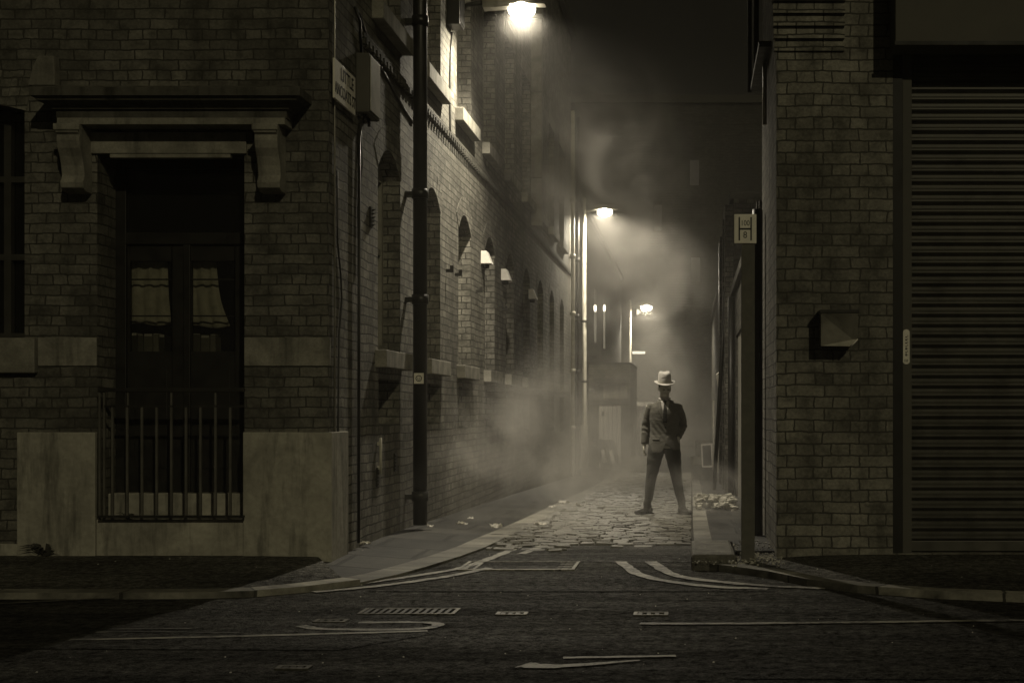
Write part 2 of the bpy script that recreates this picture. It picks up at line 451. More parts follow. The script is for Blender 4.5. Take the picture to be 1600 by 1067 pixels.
def pavement(name, outer, inner, kz, iz, mat, side, label, kw=.16, lip=.006):
    mb = MB(); mk = MB()
    n = len(outer)
    K = [tuple(Vector(outer[i]) + norm2(outer, i) * kw * side) for i in range(n)]
    u = 0.0
    for i in range(n - 1):
        z0, z1 = g(outer[i][1]), g(outer[i + 1][1])
        o0, o1, k0, k1, i0, i1 = outer[i], outer[i + 1], K[i], K[i + 1], inner[i], inner[i + 1]
        gi0, gi1 = g(i0[1]), g(i1[1])
        m = 4
        for q in range(m):
            def lp(a, b, za, zb, f): return (a[0] + (b[0] - a[0]) * f, a[1] + (b[1] - a[1]) * f, za + (zb - za) * f)
            f0, f1 = q / m, (q + 1) / m
            mb.face([lp(k0, i0, z0 + kz, gi0 + iz, f0), lp(k0, i0, z0 + kz, gi0 + iz, f1), lp(k1, i1, z1 + kz, gi1 + iz, f1), lp(k1, i1, z1 + kz, gi1 + iz, f0)])
        du = (Vector(o1) - Vector(o0)).length
        T = kz + lip
        mk.face([(*o0, z0 + T), (*k0, z0 + T), (*k1, z1 + T), (*o1, z1 + T)], uv=[(u, .02), (u, .17), (u + du, .17), (u + du, .02)])
        mk.face([(*o0, z0 - .1), (*o0, z0 + T), (*o1, z1 + T), (*o1, z1 - .1)], uv=[(u, .2), (u, .4), (u + du, .4), (u + du, .2)])
        mk.face([(*k0, z0 - .1), (*k0, z0 + T), (*k1, z1 + T), (*k1, z1 - .1)], uv=[(u, .2), (u, .4), (u + du, .4), (u + du, .2)])
        u += du
    p = mb.build(name, mat); tag(p, label, kind='structure')
    k = mk.build('kerb', M['kerb']); tag(k, 'pale worn kerbstones edging ' + label, kind='structure')
    return p
def split(L1, L2, a, b):
    return L1[a:b], L2[a:b]
pavement('pavement', LP[:9], LI[:9], .04, .125, M['pave_asphalt'], 1, 'the dark asphalt pavement before the left building', .2)
pavement('pavement', LP[8:], LI[8:], .018, .085, M['flags'], 1, 'the flagged pavement along the left wall of the alley', .27)
RP = [(30, 9.42), (8, 9.42), (4, 9.42), (2.24, 9.44), (1.7, 9.62), (1.18, 9.93), (.85, 10.3), (.59, 10.8), (.33, 11.15), (.06, 11.4)]
RI = [(30, 12), (8, 12), (4, 12), (2.24, 12), (1.7, 12), (1.4, 12.0), (1.2, 12), (1.0, 12), (.9, 12), (.8, 12)]
pavement('pavement', RP, RI, .05, .13, M['pave_asphalt'], -1, 'the dark asphalt pavement before the shuttered building')
RP2 = [(.03, 12.7), (.02, 14), (.02, 16), (.02, 18), (.02, 20), (.02, 24), (.02, 30)]
RI2 = [(.9, 12.7), (.9, 14), (.9, 16), (.9, 18), (.9, 20), (.9, 24), (.9, 30)]
pavement('pavement', RP2, RI2, .10, .11, M['flags'], -1, 'the narrow flagged pavement along the right wall of the alley')
mb = MB(); mb.box(.0, .36, 11.32, 12.0, -.1, .135); o = mb.build('corner_kerbstone', M['block'], bevel=.03)
tag(o, 'large raised kerbstone block at the right corner of the alley mouth', 'kerbstone')
mb = MB(); mb.box(.0, .36, 12.01, 12.69, -.1, .120); o = mb.build('corner_kerbstone', M['block'], bevel=.03)
tag(o, 'second kerbstone block, behind the raised one at the alley mouth', 'kerbstone')
mb = MB(); mb.box(.37, .78, 11.75, 12.69, -.1, .118); o = mb.build('paving_slab', M['flags'], bevel=.01)
tag(o, 'broken flagstone slab between the sign post and the kerbstone blocks', 'paving slab')
# channel joint across the alley mouth
mb = MB(); mb.box(-2.3, 0.6, 9.98, 10.06, -.05, .006); o = mb.build('gutter_strip', M['patch']); tag(o, 'dark joint line across the mouth of the alley', kind='structure')
# asphalt patches
def flat(name, pts, z, mat, **kw):
    mb = MB(); mb.face([(x, y, z) for x, y in pts]); o = mb.build(name, mat); tag(o, **kw); return o
flat('road_patch', [(-7, 7.7), (-1.9, 7.55), (-1.5, 8.1), (-1.8, 8.9), (-4.2, 9.15), (-7.0, 9.1)], .004, M['patch'], kind='structure', label='darker tarred strip repaired in the road on the left')
flat('road_patch', [(-2.15, 11.95), (0, 11.9), (0, 13.2), (-2.15, 13.25)], .004, M['patch'], kind='structure', label='smooth asphalt patch at the start of the setts')
flat('road_patch', [(.2, 6.75), (2.8, 6.7), (2.9, 7.3), (.4, 7.35)], .004, M['patch'], kind='structure', label='darker tarred patch in the road at lower right')

# painted markings (ground pixel -> ground position, at z = 0)
def G(x, y):
    Y = CH * F / (y - CY); return ((x - CX) * Y / F, Y)
def ribbon(name, px, w, mat, label, z=.008, raw=False):
    path = [G(*p) for p in px] if not raw else px
    path = resample(smooth_path(path, 2), .06)
    mb = MB(); n = len(path)
    ws = w if isinstance(w, (list, tuple)) else (w * 1.3, w * 1.3)
    u = 0
    for i in range(n - 1):
        a, b = Vector(path[i]), Vector(path[i + 1])
        na, nb = norm2(path, i), norm2(path, i + 1)
        wa = ws[0] + (ws[1] - ws[0]) * i / (n - 1); wb = ws[0] + (ws[1] - ws[0]) * (i + 1) / (n - 1)
        if i == 0: jl = jr = 1.0
        kl, kr = random.uniform(.72, 1.08), random.uniform(.72, 1.08)
        q = [a - na * wa / 2 * jl, a + na * wa / 2 * jr, b + nb * wb / 2 * kr, b - nb * wb / 2 * kl]; jl, jr = kl, kr
        mb.face([(p.x, p.y, z + g(p.y)) for p in q])
    o = mb.build(name, mat); tag(o, label, kind='structure'); return o
ribbon('road_marking', [(970, 878), (993, 897), (1024, 906), (1071, 913), (1122, 918.5), (1200, 921)], .085, M['line'], 'outer yellow line curving out of the alley to the right')
ribbon('road_marking', [(1017, 878), (1041, 895), (1064, 903), (1122, 910), (1206, 917), (1290, 920)], .085, M['line'], 'inner yellow line curving out of the alley to the right')
ribbon('road_marking', [(440, 925), (530, 917), (600, 908), (665, 898), (722, 889), (775, 870), (815, 853)], .07, M['line'], 'outer line curving into the alley on the left')
ribbon('road_marking', [(490, 926), (580, 918), (650, 909), (715, 899), (765, 888)], .07, M['line'], 'inner line curving into the alley on the left')
ribbon('road_marking', [(815, 866), (850, 853)], .07, M['line'], 'short length of line past the cover at the alley mouth')
ribbon('road_marking', [(868, 818), (905, 806)], .07, M['line'], 'first pale line on the setts left of the man', z=.010)
ribbon('road_marking', [(893, 818), (925, 806)], .07, M['line'], 'second pale line on the setts left of the man', z=.010)
ribbon('road_marking', [(0, 944), (205, 934)], .05, M['line_faint'], 'faint line along the left kerb')
ribbon('road_marking', [(108, 1001), (300, 997), (500, 992), (668, 987)], .05, M['line'], 'long thin white line in the road on the left')
ribbon('road_marking', [(150, 989), (240, 988), (372, 990)], .03, M['line_faint'], 'upper faint double line in the road on the left')
ribbon('road_marking', [(170, 984), (300, 983)], .03, M['line_faint'], 'topmost faint short line in the road on the left')
ribbon('road_marking', [(470, 979), (500, 985), (640, 985), (680, 981), (688, 975), (650, 973), (560, 974)], .06, M['line'], 'hooked remains of an arrow in the road')
ribbon('road_marking', [(1000, 975), (1060, 976), (1300, 974), (1600, 970), (1900, 966)], .06, M['line'], 'long thin white line in the road on the right')
ribbon('road_marking', [(880, 1029), (1056, 1026)], .045, M['line'], 'short white bar at the bottom of the picture')
ribbon('road_marking', [(818, 1040), (850, 1043), (900, 1041), (1000, 1033)], (.17, .02), M['line'], 'worn pointed arrow head at the bottom of the picture')

# covers and grates let into the road
def cover(name, x, y, w, d, label, grid=True):
    X, Y = G(x, y)
    e = empty(name, (X, Y, 0)); tag(e, label, 'manhole cover', 'iron covers and grates let into the road')
    fr = MB()
    for (a, b_, c, d_) in ((-w/2, w/2, -d/2, -d/2 + .025), (-w/2, w/2, d/2 - .025, d/2), (-w/2, -w/2 + .025, -d/2 + .025, d/2 - .025), (w/2 - .025, w/2, -d/2 + .025, d/2 - .025)):
        fr.box(a, b_, c, d_, -.03, .010)
    fr.build('frame', M['cover'], e)
    gb = MB(); n = max(3, int((w - .06) / .045))
    for i in range(n):
        x0 = -w/2 + .03 + i * (w - .06) / n
        gb.box(x0, x0 + .026, -d/2 + .028, d/2 - .028, -.03, .008)
    gb.build('grating', M['iron'], e)
cover('drain_grate', 640, 956, .62, .26, 'wide iron grate in the road left of the alley mouth, catching the lamp light')
cover('drain_grate', 800, 959.5, .20, .12, 'small square iron cover in the middle of the road')
cover('drain_grate', 1017, 960, .22, .14, 'worn small cover in the road in front of the man')
cover('drain_grate', 459, 1044, .17, .10, 'small iron cover nearest the camera at the bottom left')
cover('drain_grate', 517, 971, .20, .12, 'small cover beside the hooked road arrow')
# large access cover with a bright frame in the alley mouth
e = empty('access_cover', (-1.42, 11.6, 0)); tag(e, 'large steel-framed access cover at the mouth of the alley', 'manhole cover')
fm = MB(); W_, D_ = .95, .62
for (a, b_, c, d_) in ((-W_/2, W_/2, -D_/2, -D_/2 + .05), (-W_/2, W_/2, D_/2 - .02, D_/2), (-W_/2, -W_/2 + .03, -D_/2 + .05, D_/2 - .02), (W_/2 - .03, W_/2, -D_/2 + .05, D_/2 - .02)):
    fm.box(a, b_, c, d_, -.02, .012)
for i in range(4): fm.box(W_/2 - .15, W_/2 - .035, -D_/2 + .09 + i * .13, -D_/2 + .12 + i * .13, -.02, .0115)
for i in range(2): fm.box(-W_/2 + .05 + i * .07, -W_/2 + .075 + i * .07, -D_/2 + .055, D_/2 - .12, -.02, .0115)
fm.build('frame', M['line'], e)
pm = MB(); pm.box(-W_/2 + .035, W_/2 - .035, -D_/2 + .055, D_/2 - .025, -.02, .007); pm.build('plate', M['patch'], e)

# ------------------------------------------------------------------ walls with openings
def wall(mb, u0, u1, v0, v1, ops, pos, depth=.2):
    """pos(u, v, d) -> world; d = depth inwards. ops: (a, b, bottom, top, rise[, depth])"""
    br = {u0, u1}
    NS = 10
    for o in ops:
        a, b = o[0], o[1]; br.add(a); br.add(b)
        if o[4]:
            for k in range(1, NS): br.add(a + (b - a) * k / NS)
    br = sorted(x for x in br if u0 - 1e-6 <= x <= u1 + 1e-6)
    def top(o, u):
        if not o[4]: return o[3]
        q = (u - o[0]) / (o[1] - o[0]) * 2 - 1
        return o[3] - o[4] * q * q
    for a, b in zip(br[:-1], br[1:]):
        if b - a < 1e-6: continue
        mid = (a + b) / 2
        st = sorted([o for o in ops if o[0] < mid < o[1]], key=lambda o: o[2])
        la, lb = v0, v0
        for o in st:
            mb.face([pos(a, la, 0), pos(b, lb, 0), pos(b, o[2], 0), pos(a, o[2], 0)])
            la, lb = top(o, a), top(o, b)
            d = o[5] if len(o) > 5 else depth
            mb.face([pos(a, la, 0), pos(b, lb, 0), pos(b, lb, d), pos(a, la, d)])
            mb.face([pos(a, o[2], 0), pos(b, o[2], 0), pos(b, o[2], d), pos(a, o[2], d)])
        mb.face([pos(a, la, 0), pos(b, lb, 0), pos(b, v1, 0), pos(a, v1, 0)])
    for o in ops:
        d = o[5] if len(o) > 5 else depth
        for u in (o[0], o[1]):
            t_ = top(o, u)
            mb.face([pos(u, o[2], 0), pos(u, t_, 0), pos(u, t_, d), pos(u, o[2], d)])

def arch_ring(mb, a, b, top_, rise, th, pos, out=.004, n=12):
    """voussoirs above a segmental opening"""
    def pt(q, r):
        v = top_ - rise * q * q; u = (a + b) / 2 + q * (b - a) / 2
        slope = -2 * rise * q / ((b - a) / 2)
        nrm = Vector((-slope, 1)).normalized()
        return (u + nrm.x * r, v + nrm.y * r)
    for k in range(n):
        q0 = -1.02 + 2.04 * k / n; q1 = -1.02 + 2.04 * (k + 1) / n
        gp = .06 / n
        c = [pt(q0 + gp, 0), pt(q1 - gp, 0), pt(q1 - gp, th), pt(q0 + gp, th)]
        o_ = out + random.uniform(0, .003)
        mb.prism(c, lambda p, q, t: pos(p, q, t), -o_, .03)

XL = -2.98; XR = .70
# ================================================================== LEFT BUILDING
lb = empty('brick_building', (-6, 15, 0)); tag(lb, 'tall dark brick warehouse on the left with stone door surround and arched alley windows', 'building')
def off(o_loc):   # parts are authored in world coordinates under an empty
    return None
lb.location = (0, 0, 0)
DX0, DX1 = -4.884, -3.674
fac_ops = [(DX0, DX1, .405, 3.42, 0, .42), (-7.1, -5.482, 1.89, 3.86, .10, .3)]
w = MB()
wall(w, -14, XL, -.3, 10.5, fac_ops, lambda u, v, d: (u, 11.5 + d, v))
# alley side wall
gw = [13.3 + 2.3 * k for k in range(10)]         # ground floor windows along the alley
ops = []
for k, y in enumerate(gw):
    if y > 33.5: continue
    ops.append((y, y + 1.0, 1.87, 3.85, .22))
    ops.append((y + .03, y + .97, 1.16 + g(y) , 1.60, 0, .28))
uw = [13.05 + 2.3 * k for k in range(9)]
for y in uw:
    ops.append((y + .12, y + 1.28, 5.12, 7.3, 0))
w2 = MB()
wall(w2, 11.5, 34.6, -1.2, 10.5, ops, lambda u, v, d: (XL - d, u, v), .22)
w.build('wall', M['brick'], lb)
w2.build('wall', M['brick_alley'], lb)
w3 = MB(); w3.face([(-14, 11.5, -1), (-14, 34.6, -1), (-14, 34.6, 10.5), (-14, 11.5, 10.5)]); w3.face([(-14, 34.6, -1.2), (XL, 34.6, -1.2), (XL, 34.6, 10.5), (-14, 34.6, 10.5)])
w3.build('wall', M['brick_dark'], lb)
r_ = MB(); r_.box(-14.1, XL + .12, 11.38, 34.7, 10.5, 10.8); r_.build('roof', M['roof'], lb)
# facade stone pieces
def FX(x, Y=11.5): return (x - CX) * Y / F
def FZ(y, Y=11.5): return CH - (y - CY) * Y / F
mb = MB()
mb.box(FX(30), DX0 + .0, 11.455, 11.52, -.1, 1.116)
mb.box(DX1, XL + .035, 11.455, 11.60, -.1, 1.116)
mb.box(-14, FX(30) - .003, 11.475, 11.52, -.1, .2)
mb.box(XL - .1, XL + .035, 11.602, 12.02, -.1, 1.116)
mb.build('plinth', M['render'], lb, bevel=.008)
mb = MB(); mb.box(DX0 + .002, DX1 - .002, 11.47, 11.86, -.1, .40); mb.build('threshold', M['render'], lb, bevel=.01)
mb = MB(); mb.box(DX0 + .004, DX1 - .004, 11.70, 11.86, .401, .60); mb.build('step', M['render'], lb, bevel=.008)
for a_, b_ in ((FX(60), DX0 - .001), (DX1 + .001, XL + .012)):
    mb = MB(); mb.box(a_, b_, 11.488, 11.53, 1.66, 1.893); mb.build('stone_band', M['stone'], lb, bevel=.004)
mb = MB(); mb.box(-7.2, FX(60), 11.43, 11.62, 1.60, 1.888); mb.build('sill', M['sill'], lb, bevel=.01)
mb = MB(); mb.box(FX(130), FX(386), 11.472, 11.52, 3.40, 3.575); mb.box(DX0 + .11, DX1 - .11, 11.476, 11.56, 3.365, 3.398); mb.build('lintel', M['stone'], lb, bevel=.006)
# cornice, mitred
prof = [(0, 3.655), (.20, 3.655), (.20, 3.72), (.225, 3.722), (.235, 3.745), (.27, 3.765), (.31, 3.775), (.325, 3.80), (.35, 3.805), (.35, 3.87), (.33, 3.885), (0, 3.93)]
x0, x1 = -4.93, -3.47
mb = MB()
n = len(prof)
for k in range(n):
    a, b_ = prof[k], prof[(k + 1) % n]
    if k == n - 1: continue
    nseg = 14
    for s_ in range(nseg):
        f0, f1 = s_ / nseg, (s_ + 1) / nseg
        A0, A1 = x0 - a[0], x1 + a[0]; B0, B1 = x0 - b_[0], x1 + b_[0]
        ja = random.uniform(-.004, .004) if 2 < k < 9 else 0
        mb.face([(A0 + (A1 - A0) * f0, 11.5 - a[0], a[1]), (A0 + (A1 - A0) * f1, 11.5 - a[0], a[1]),
                 (B0 + (B1 - B0) * f1, 11.5 - b_[0], b_[1]), (B0 + (B1 - B0) * f0, 11.5 - b_[0], b_[1])])
    for xs, sg in ((x0, -1), (x1, 1)):
        mb.face([(xs + sg * a[0], 11.5 - a[0], a[1]), (xs + sg * a[0], 11.52, a[1]), (xs + sg * b_[0], 11.52, b_[1]), (xs + sg * b_[0], 11.5 - b_[0], b_[1])])
mb.build('cornice', M['stone_dark'], lb)
mb = MB(); mb.box(x0 - .19, x1 + .19, 11.285, 11.50, 3.60, 3.654); mb.build('fascia', M['stone'], lb, bevel=.004)
cp = [(0, 0), (.27, 0), (.27, -.07), (.245, -.085), (.25, -.13), (.235, -.19), (.195, -.25), (.165, -.32), (.15, -.40), (.165, -.43), (.185, -.455), (.17, -.50), (.12, -.525), (0, -.53)]
for xs in (92, 400):
    mb = MB(); a = FX(xs, 11.3)
    mb.prism(cp, lambda p, q, t: (t, 11.5 - p, 3.598 + q), a, a + .185)
    mb.prism([(.272, -.002), (.285, -.002), (.285, -.05), (.272, -.06)], lambda p, q, t: (t, 11.5 - p, 3.598 + q), a - .012, a + .197)
    mb.build('console_bracket', M['stone'], lb, bevel=.006)
# left window arch, keystone, frame
mb = MB(); arch_ring(mb, -7.1, -5.482, 3.86, .10, .28, lambda u, v, d: (u, 11.5 + d, v), n=20); mb.build('window_arch', M['arch'], lb)
mb = MB(); mb.prism([(FX(52), FZ(138)), (FX(60), FZ(108)), (FX(68), FZ(92)), (FX(92), FZ(92)), (FX(94), FZ(138))], lambda p, q, t: (p, t, q), 11.40, 11.52)
mb.build('keystone', M['sill'], lb, bevel=.008)
f = MB()
for a in (-6.9, -5.75, -6.32): f.box(a, a + .06, 11.70, 11.76, 1.89, 3.85)
for z in (1.89, 2.55, 3.2, 3.72): f.box(-7.1, -5.483, 11.705, 11.755, z, z + .05)
fo = f.build('window', M['frame_dark'], lb)
pn = MB(); pn.box(-7.1, -5.482, 11.77, 11.78, 1.89, 3.86); pn.build('pane', M['pane'], fo)
cu = MB()
for i in range(8):
    xx = -6.3 + i * .07
    cu.face([(xx, 11.764 + .004 * (i % 2), 1.95), (xx + .07, 11.764 + .004 * ((i + 1) % 2), 1.95), (xx + .055 - .02 * i, 11.764, 2.5), (xx - .02 * i, 11.764, 2.5)])

# ---- entrance: frame, doors, transom, railing
ent = MB()
YD = 11.86
ent.box(DX0, DX0 + .09, YD, YD + .09, .6, 3.42); ent.box(DX1 - .09, DX1, YD, YD + .09, .6, 3.42)
ent.box(DX0 + .09, DX1 - .09, YD, YD + .09, 3.34, 3.42); ent.box(DX0 + .09, DX1 - .09, YD - .01, YD + .09, 2.70, 2.80)
ent.box((DX0 + DX1) / 2 - .03, (DX0 + DX1) / 2 + .03, YD - .005, YD + .08, .6, 2.70)
dfr = ent.build('door_frame', M['black'], lb, bevel=.006)
tp = MB(); tp.box(DX0 + .09, DX1 - .09, YD + .05, YD + .06, 2.80, 3.34); tp.build('transom_pane', M['pane'], dfr)
MIDX = (DX0 + DX1) / 2
def leaf(xa, xb, pa, pb):
    d = MB()
    zt, zb, z0, z1 = 2.56, 1.795, .6, 2.70
    d.box(xa, pa, YD + .02, YD + .065, z0, z1); d.box(pb, xb, YD + .02, YD + .065, z0, z1)
    d.box(pa, pb, YD + .02, YD + .065, zt, z1); d.box(pa, pb, YD + .02, YD + .065, z0, zb)
    d.box(pa + .04, pb - .04, YD + .012, YD + .02, z0 + .2, zb - .15)
    o = d.build('door', M['black'], lb, bevel=.004)
    q = MB(); q.box(pa, pb, YD + .04, YD + .045, zb, zt); q.build('pane', M['glass'], o)
    for z in (2.40, 2.09):
        gl = MB(); gl.box(pa, pb, YD + .025, YD + .038, z, z + .012); gl.build('glazing_bar', M['black'], o)
    return o
leaf(DX0 + .092, MIDX - .032, FX(204, 11.9), FX(270, 11.9))
leaf(MIDX + .032, DX1 - .092, FX(294, 11.9), FX(368, 11.9))
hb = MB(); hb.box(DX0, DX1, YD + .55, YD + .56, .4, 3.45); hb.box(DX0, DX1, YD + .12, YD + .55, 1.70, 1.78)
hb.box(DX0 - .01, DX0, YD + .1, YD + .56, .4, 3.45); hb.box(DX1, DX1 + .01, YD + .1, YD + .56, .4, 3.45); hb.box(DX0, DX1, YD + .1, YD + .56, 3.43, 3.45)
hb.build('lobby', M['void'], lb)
# curtains hanging inside the door panes
def curtain(left, right, ztop, zbot, label):
    mb = MB(); NR, NC = 14, 16
    for r in range(NR):
        for c_ in range(NC):
            pts = []
            for (rr, cc) in ((r, c_), (r, c_ + 1), (r + 1, c_ + 1), (r + 1, c_)):
                f = rr / NR; z = ztop + (zbot - ztop) * f
                a = left(f); b_ = right(f); q = cc / NC
                x = a + (b_ - a) * q
                y = YD + .12 + .012 * sin(q * 19 + f * 3) + .006 * sin(q * 43) + .01 * f * sin(f * 9)
                zz = z + .012 * sin(q * 7) * f
                pts.append((x, y, zz))
            mb.face(pts, smooth=True)
    o = mb.build('curtain', M['fabric_curtain'])
    so = o.modifiers.new('s', 'SOLIDIFY'); so.thickness = .003
    tag(o, label, 'curtain', 'curtains inside the glazed doors')
ca, cb = FX(203, 11.98), FX(262, 11.98)
curtain(lambda f: ca, lambda f: cb + .03 * f * f, 2.59, 2.03, 'straight pale curtain behind the left glazed door')
cc_, cd = FX(288, 11.98), FX(338, 11.98)
curtain(lambda f: cc_, lambda f: cd + .03 * f + .09 * f ** 3, 2.59, 2.01, 'pale curtain flaring to the right behind the right glazed door')
# books on the ledge below the curtains
bx = FX(206, 12.0); titles = ['thin', 'thick']
cols = [tint(.12), tint(.05), tint(.2), tint(.08), tint(.03), tint(.15)]
bm_ = [simple('book_cloth', .05 + .07 * k, .7) for k in range(4)]
places = [(206, 5, 'left', 2), (296, 4, 'right', 1)]
for px0, cnt, side, white in places:
    x = FX(px0, 12.06)
    for k in range(cnt):
        wd = random.uniform(.035, .075); h = random.uniform(.15, .172)
        e = empty('book', (x + wd / 2, YD + .22, 1.781))
        mb = MB(); mb.box(-wd / 2, wd / 2, -.075, .075, 0, h); mb.build('cover', bm_[k % 4], e, bevel=.003)
        pg = MB(); pg.box(-wd / 2 + .004, wd / 2 - .004, -.0765, -.0755 if k % 3 else .06, h - (0 if k in (1, 3) else .014), h + .006); pg.build('pages', M['paper'], e)
        order = ['first', 'second', 'third', 'fourth', 'fifth'][k]
        tag(e, '%s upright book from the left behind the %s door pane' % (order, side), 'book', 'books on the ledge inside the doors')
        x += wd + .006
# railing across the entrance
rl = empty('railing', (DX0, 11.43, .4)); tag(rl, 'low iron railing with vertical bars across the recessed entrance', 'railing')
def rb(x0, x1, y0, y1, z0, z1): 
    return (x0 - DX0, x1 - DX0, y0 - 11.43, y1 - 11.43, z0 - .4, z1 - .4)
YR = 11.40
rz0, rz1, rz2 = FZ(807, YR), FZ(634, YR), FZ(610, YR)
ra, rbx = FX(154, YR), FX(382, YR)
mb = MB(); mb.box(*rb(ra, rbx, YR - .02, YR + .02, rz2 - .012, rz2 + .02)); mb.build('top_rail', M['iron'], rl, bevel=.004)
mb = MB(); mb.box(*rb(ra + .05, rbx, YR - .008, YR + .008, rz1 - .012, rz1 + .006)); mb.build('middle_rail', M['iron'], rl)
mb = MB(); mb.box(*rb(ra, rbx, YR - .012, YR + .012, rz0 - .008, rz0 + .012)); mb.build('bottom_rail', M['iron'], rl)
rail_m = simple('rail_paint', .09, .5)
for xx in (176, 199, 222, 245, 268, 291, 313.5, 337, 360):
    X = FX(xx, YR); mb = MB(); mb.box(*rb(X - .009, X + .009, YR - .009, YR + .009, rz0 + .012, rz1 - .012)); mb.build('bar', rail_m, rl)
for xx in (200, 268, 337):
    X = FX(xx, YR); mb = MB(); mb.box(*rb(X - .007, X + .007, YR - .007, YR + .007, rz1 + .006, rz2 - .012)); mb.build('bar', rail_m, rl)
for xx in (156, 163):
    X = FX(xx, YR); mb = MB(); mb.box(*rb(X - .008, X + .008, YR - .008, YR + .008, rz0 + .012, rz2 - .012)); mb.build('post', rail_m, rl)
mb = MB(); mb.box(*rb(ra, ra + .025, YR + .02, 11.5, rz2 - .012, rz2 + .012)); mb.tube([(0 + ra - DX0 + .01, YR - 11.43, rz2 - .4), (ra - DX0 + .02, .03, rz2 - .5), (ra - DX0 + .01, .07, rz1 - .52)], .008, 6)
mb.build('stay', M['iron'], rl)

# ---- alley windows of the left building
def alley_window(kind, y):
    if kind == 'g': a, b_, z0, z1 = y, y + 1.0, 1.87, 3.85
    else: a, b_, z0, z1 = y + .12, y + 1.28, 5.12, 7.3
    X = XL - .20
    f = MB()
    f.box(X - .05, X + .03, 0, .07, 0, z1 - z0); f.box(X - .05, X + .03, b_ - a - .07, b_ - a, 0, z1 - z0)
    f.box(X - .05, X + .03, .07, b_ - a - .07, 0, .08); f.box(X - .05, X + .03, .07, b_ - a - .07, z1 - z0 - .25, z1 - z0 - .02)
    f.box(X - .05, X + .02, .07, b_ - a - .07, (z1 - z0) * .5, (z1 - z0) * .5 + .06)
    f.box(X - .045, X + .01, (b_ - a) / 2 - .015, (b_ - a) / 2 + .015, .08, z1 - z0 - .25)
    o = f.build('window', M['frame_pale'], lb); o.location = (0, a, z0)
    p = MB(); p.box(X - .07, X - .06, 0, b_ - a, 0, z1 - z0); p.build('pane', M['pane'], o)
    s_ = MB(); s_.box(XL - .2, XL + .11, -.12, b_ - a + .12, -.17, -.003); s_.build('sill', M['sill'], o, bevel=.008)
    if kind == 'g':
        ar = MB(); arch_ring(ar, 0, 1.0, z1 - z0, .22, .24, lambda u, v, d: (XL - d, u, v), n=11); ar.build('arch', M['arch'], o)
    else:
        ar = MB(); ar.box(XL - .1, XL + .012, -.12, b_ - a + .12, z1 - z0 + .003, z1 - z0 + .25); ar.build('lintel', M['sill'], o)
    return o
def drop_in(proto, dy):
    c = proto.copy(); COL.objects.link(c); c.location.y += dy
    for ch in children(proto):
        d = ch.copy(); COL.objects.link(d); d.parent = c
wg = alley_window('g', gw[0])
for y in gw[1:]:
    if y < 33.5: drop_in(wg, y - gw[0])
wu = alley_window('u', uw[0])
for y in uw[1:]: drop_in(wu, y - uw[0])
# basement recess boards behind the small openings
for y in gw:
    if y < 33.5:
        bb = MB(); bb.box(XL - .27, XL - .24, y + .03, y + .97, 1.1 + g(y), 1.60); bb.build('recess_boarding', M['frame_dark'], lb)
# string course on the alley wall
sc_ = MB()
sc_.box(XL - .02, XL + .035, 12.6, 34.6, 4.66, 4.70)
yy = 12.62
while yy < 34.5:
    sc_.box(XL - .02, XL + .05, yy, yy + .075, 4.60, 4.658); yy += .15
sc_.build('string_course', M['brick_dark'], lb)
# pale pilaster on the upper storey
pl_ = MB()
for z0, z1 in ((4.72, 5.6), (5.62, 7.2), (7.22, 8.55), (8.65, 10.2)):
    pl_.box(XL - .02, XL + .20, 26.0, 26.22, z0, z1)
pl_.build('pilaster', M['sill'], lb)

# ---- things fixed to the left building
# main black drainpipe
dp = empty('drainpipe', (XL + .15, 14.6, 0)); tag(dp, 'thick black drainpipe running down the whole left alley wall', 'drainpipe')
mb = MB(); mb.tube([(0, 0, .1), (0, 0, 10.4)], .073, 14); mb.build('pipe', M['iron'], dp)
for z in (.35, 2.4, 3.5, 5.3, 7.2, 9.0):
    mb = MB(); mb.tube([(0, 0, z), (0, 0, z + .10)], .087, 14); mb.box(-.15, -.02, -.05, .05, z + .02, z + .07); mb.build('collar', M['iron'], dp)
st = empty('sticker', (XL + .152, 14.522, FZ(591, 14.5))); tag(st, 'small square pale notice stuck on the black drainpipe', 'notice')
mb = MB(); mb.box(-.05, .05, -.006, 0, -.055, .055); mb.build('plate', M['plate'], st)
mb = MB()
for k in range(16):
    a, b_ = 2 * pi * k / 16, 2 * pi * (k + 1) / 16
    mb.face([(.033 * cos(a), -.0075, .033 * sin(a)), (.033 * cos(b_), -.0075, .033 * sin(b_)), (.025 * cos(b_), -.0075, .025 * sin(b_)), (.025 * cos(a), -.0075, .025 * sin(a))])
for k in range(6):
    a, b_ = pi + pi * k / 6, pi + pi * (k + 1) / 6
    mb.face([(.017 * cos(a), -.0075, .017 * sin(a)), (.017 * cos(b_), -.0075, .017 * sin(b_)), (.011 * cos(b_), -.0075, .011 * sin(b_)), (.011 * cos(a), -.0075, .011 * sin(a))])
mb.box(-.012, -.006, -.0076, -.006, .004, .012); mb.box(.006, .012, -.0076, -.006, .004, .012)
mb.build('emblem', M['letter'], st)
def text(body, size, mat, parent, loc, rot, extr=.0015, align='CENTER', sx=1.0, bold=0.0):
    cu = bpy.data.curves.new('lettering', 'FONT'); cu.body = body; cu.size = size; cu.extrude = extr; cu.align_x = align; cu.align_y = 'CENTER'; cu.offset = bold
    o = bpy.data.objects.new('tmp_text', cu); COL.objects.link(o)
    dg = bpy.context.evaluated_depsgraph_get(); me = bpy.data.meshes.new_from_object(o.evaluated_get(dg))
    bpy.data.objects.remove(o)
    me.materials.clear(); me.materials.append(mat)
    q = bpy.data.objects.new('lettering', me); COL.objects.link(q); q.parent = parent; q.location = loc; q.rotation_euler = rot; q.scale = (sx, 1, 1)
    return q
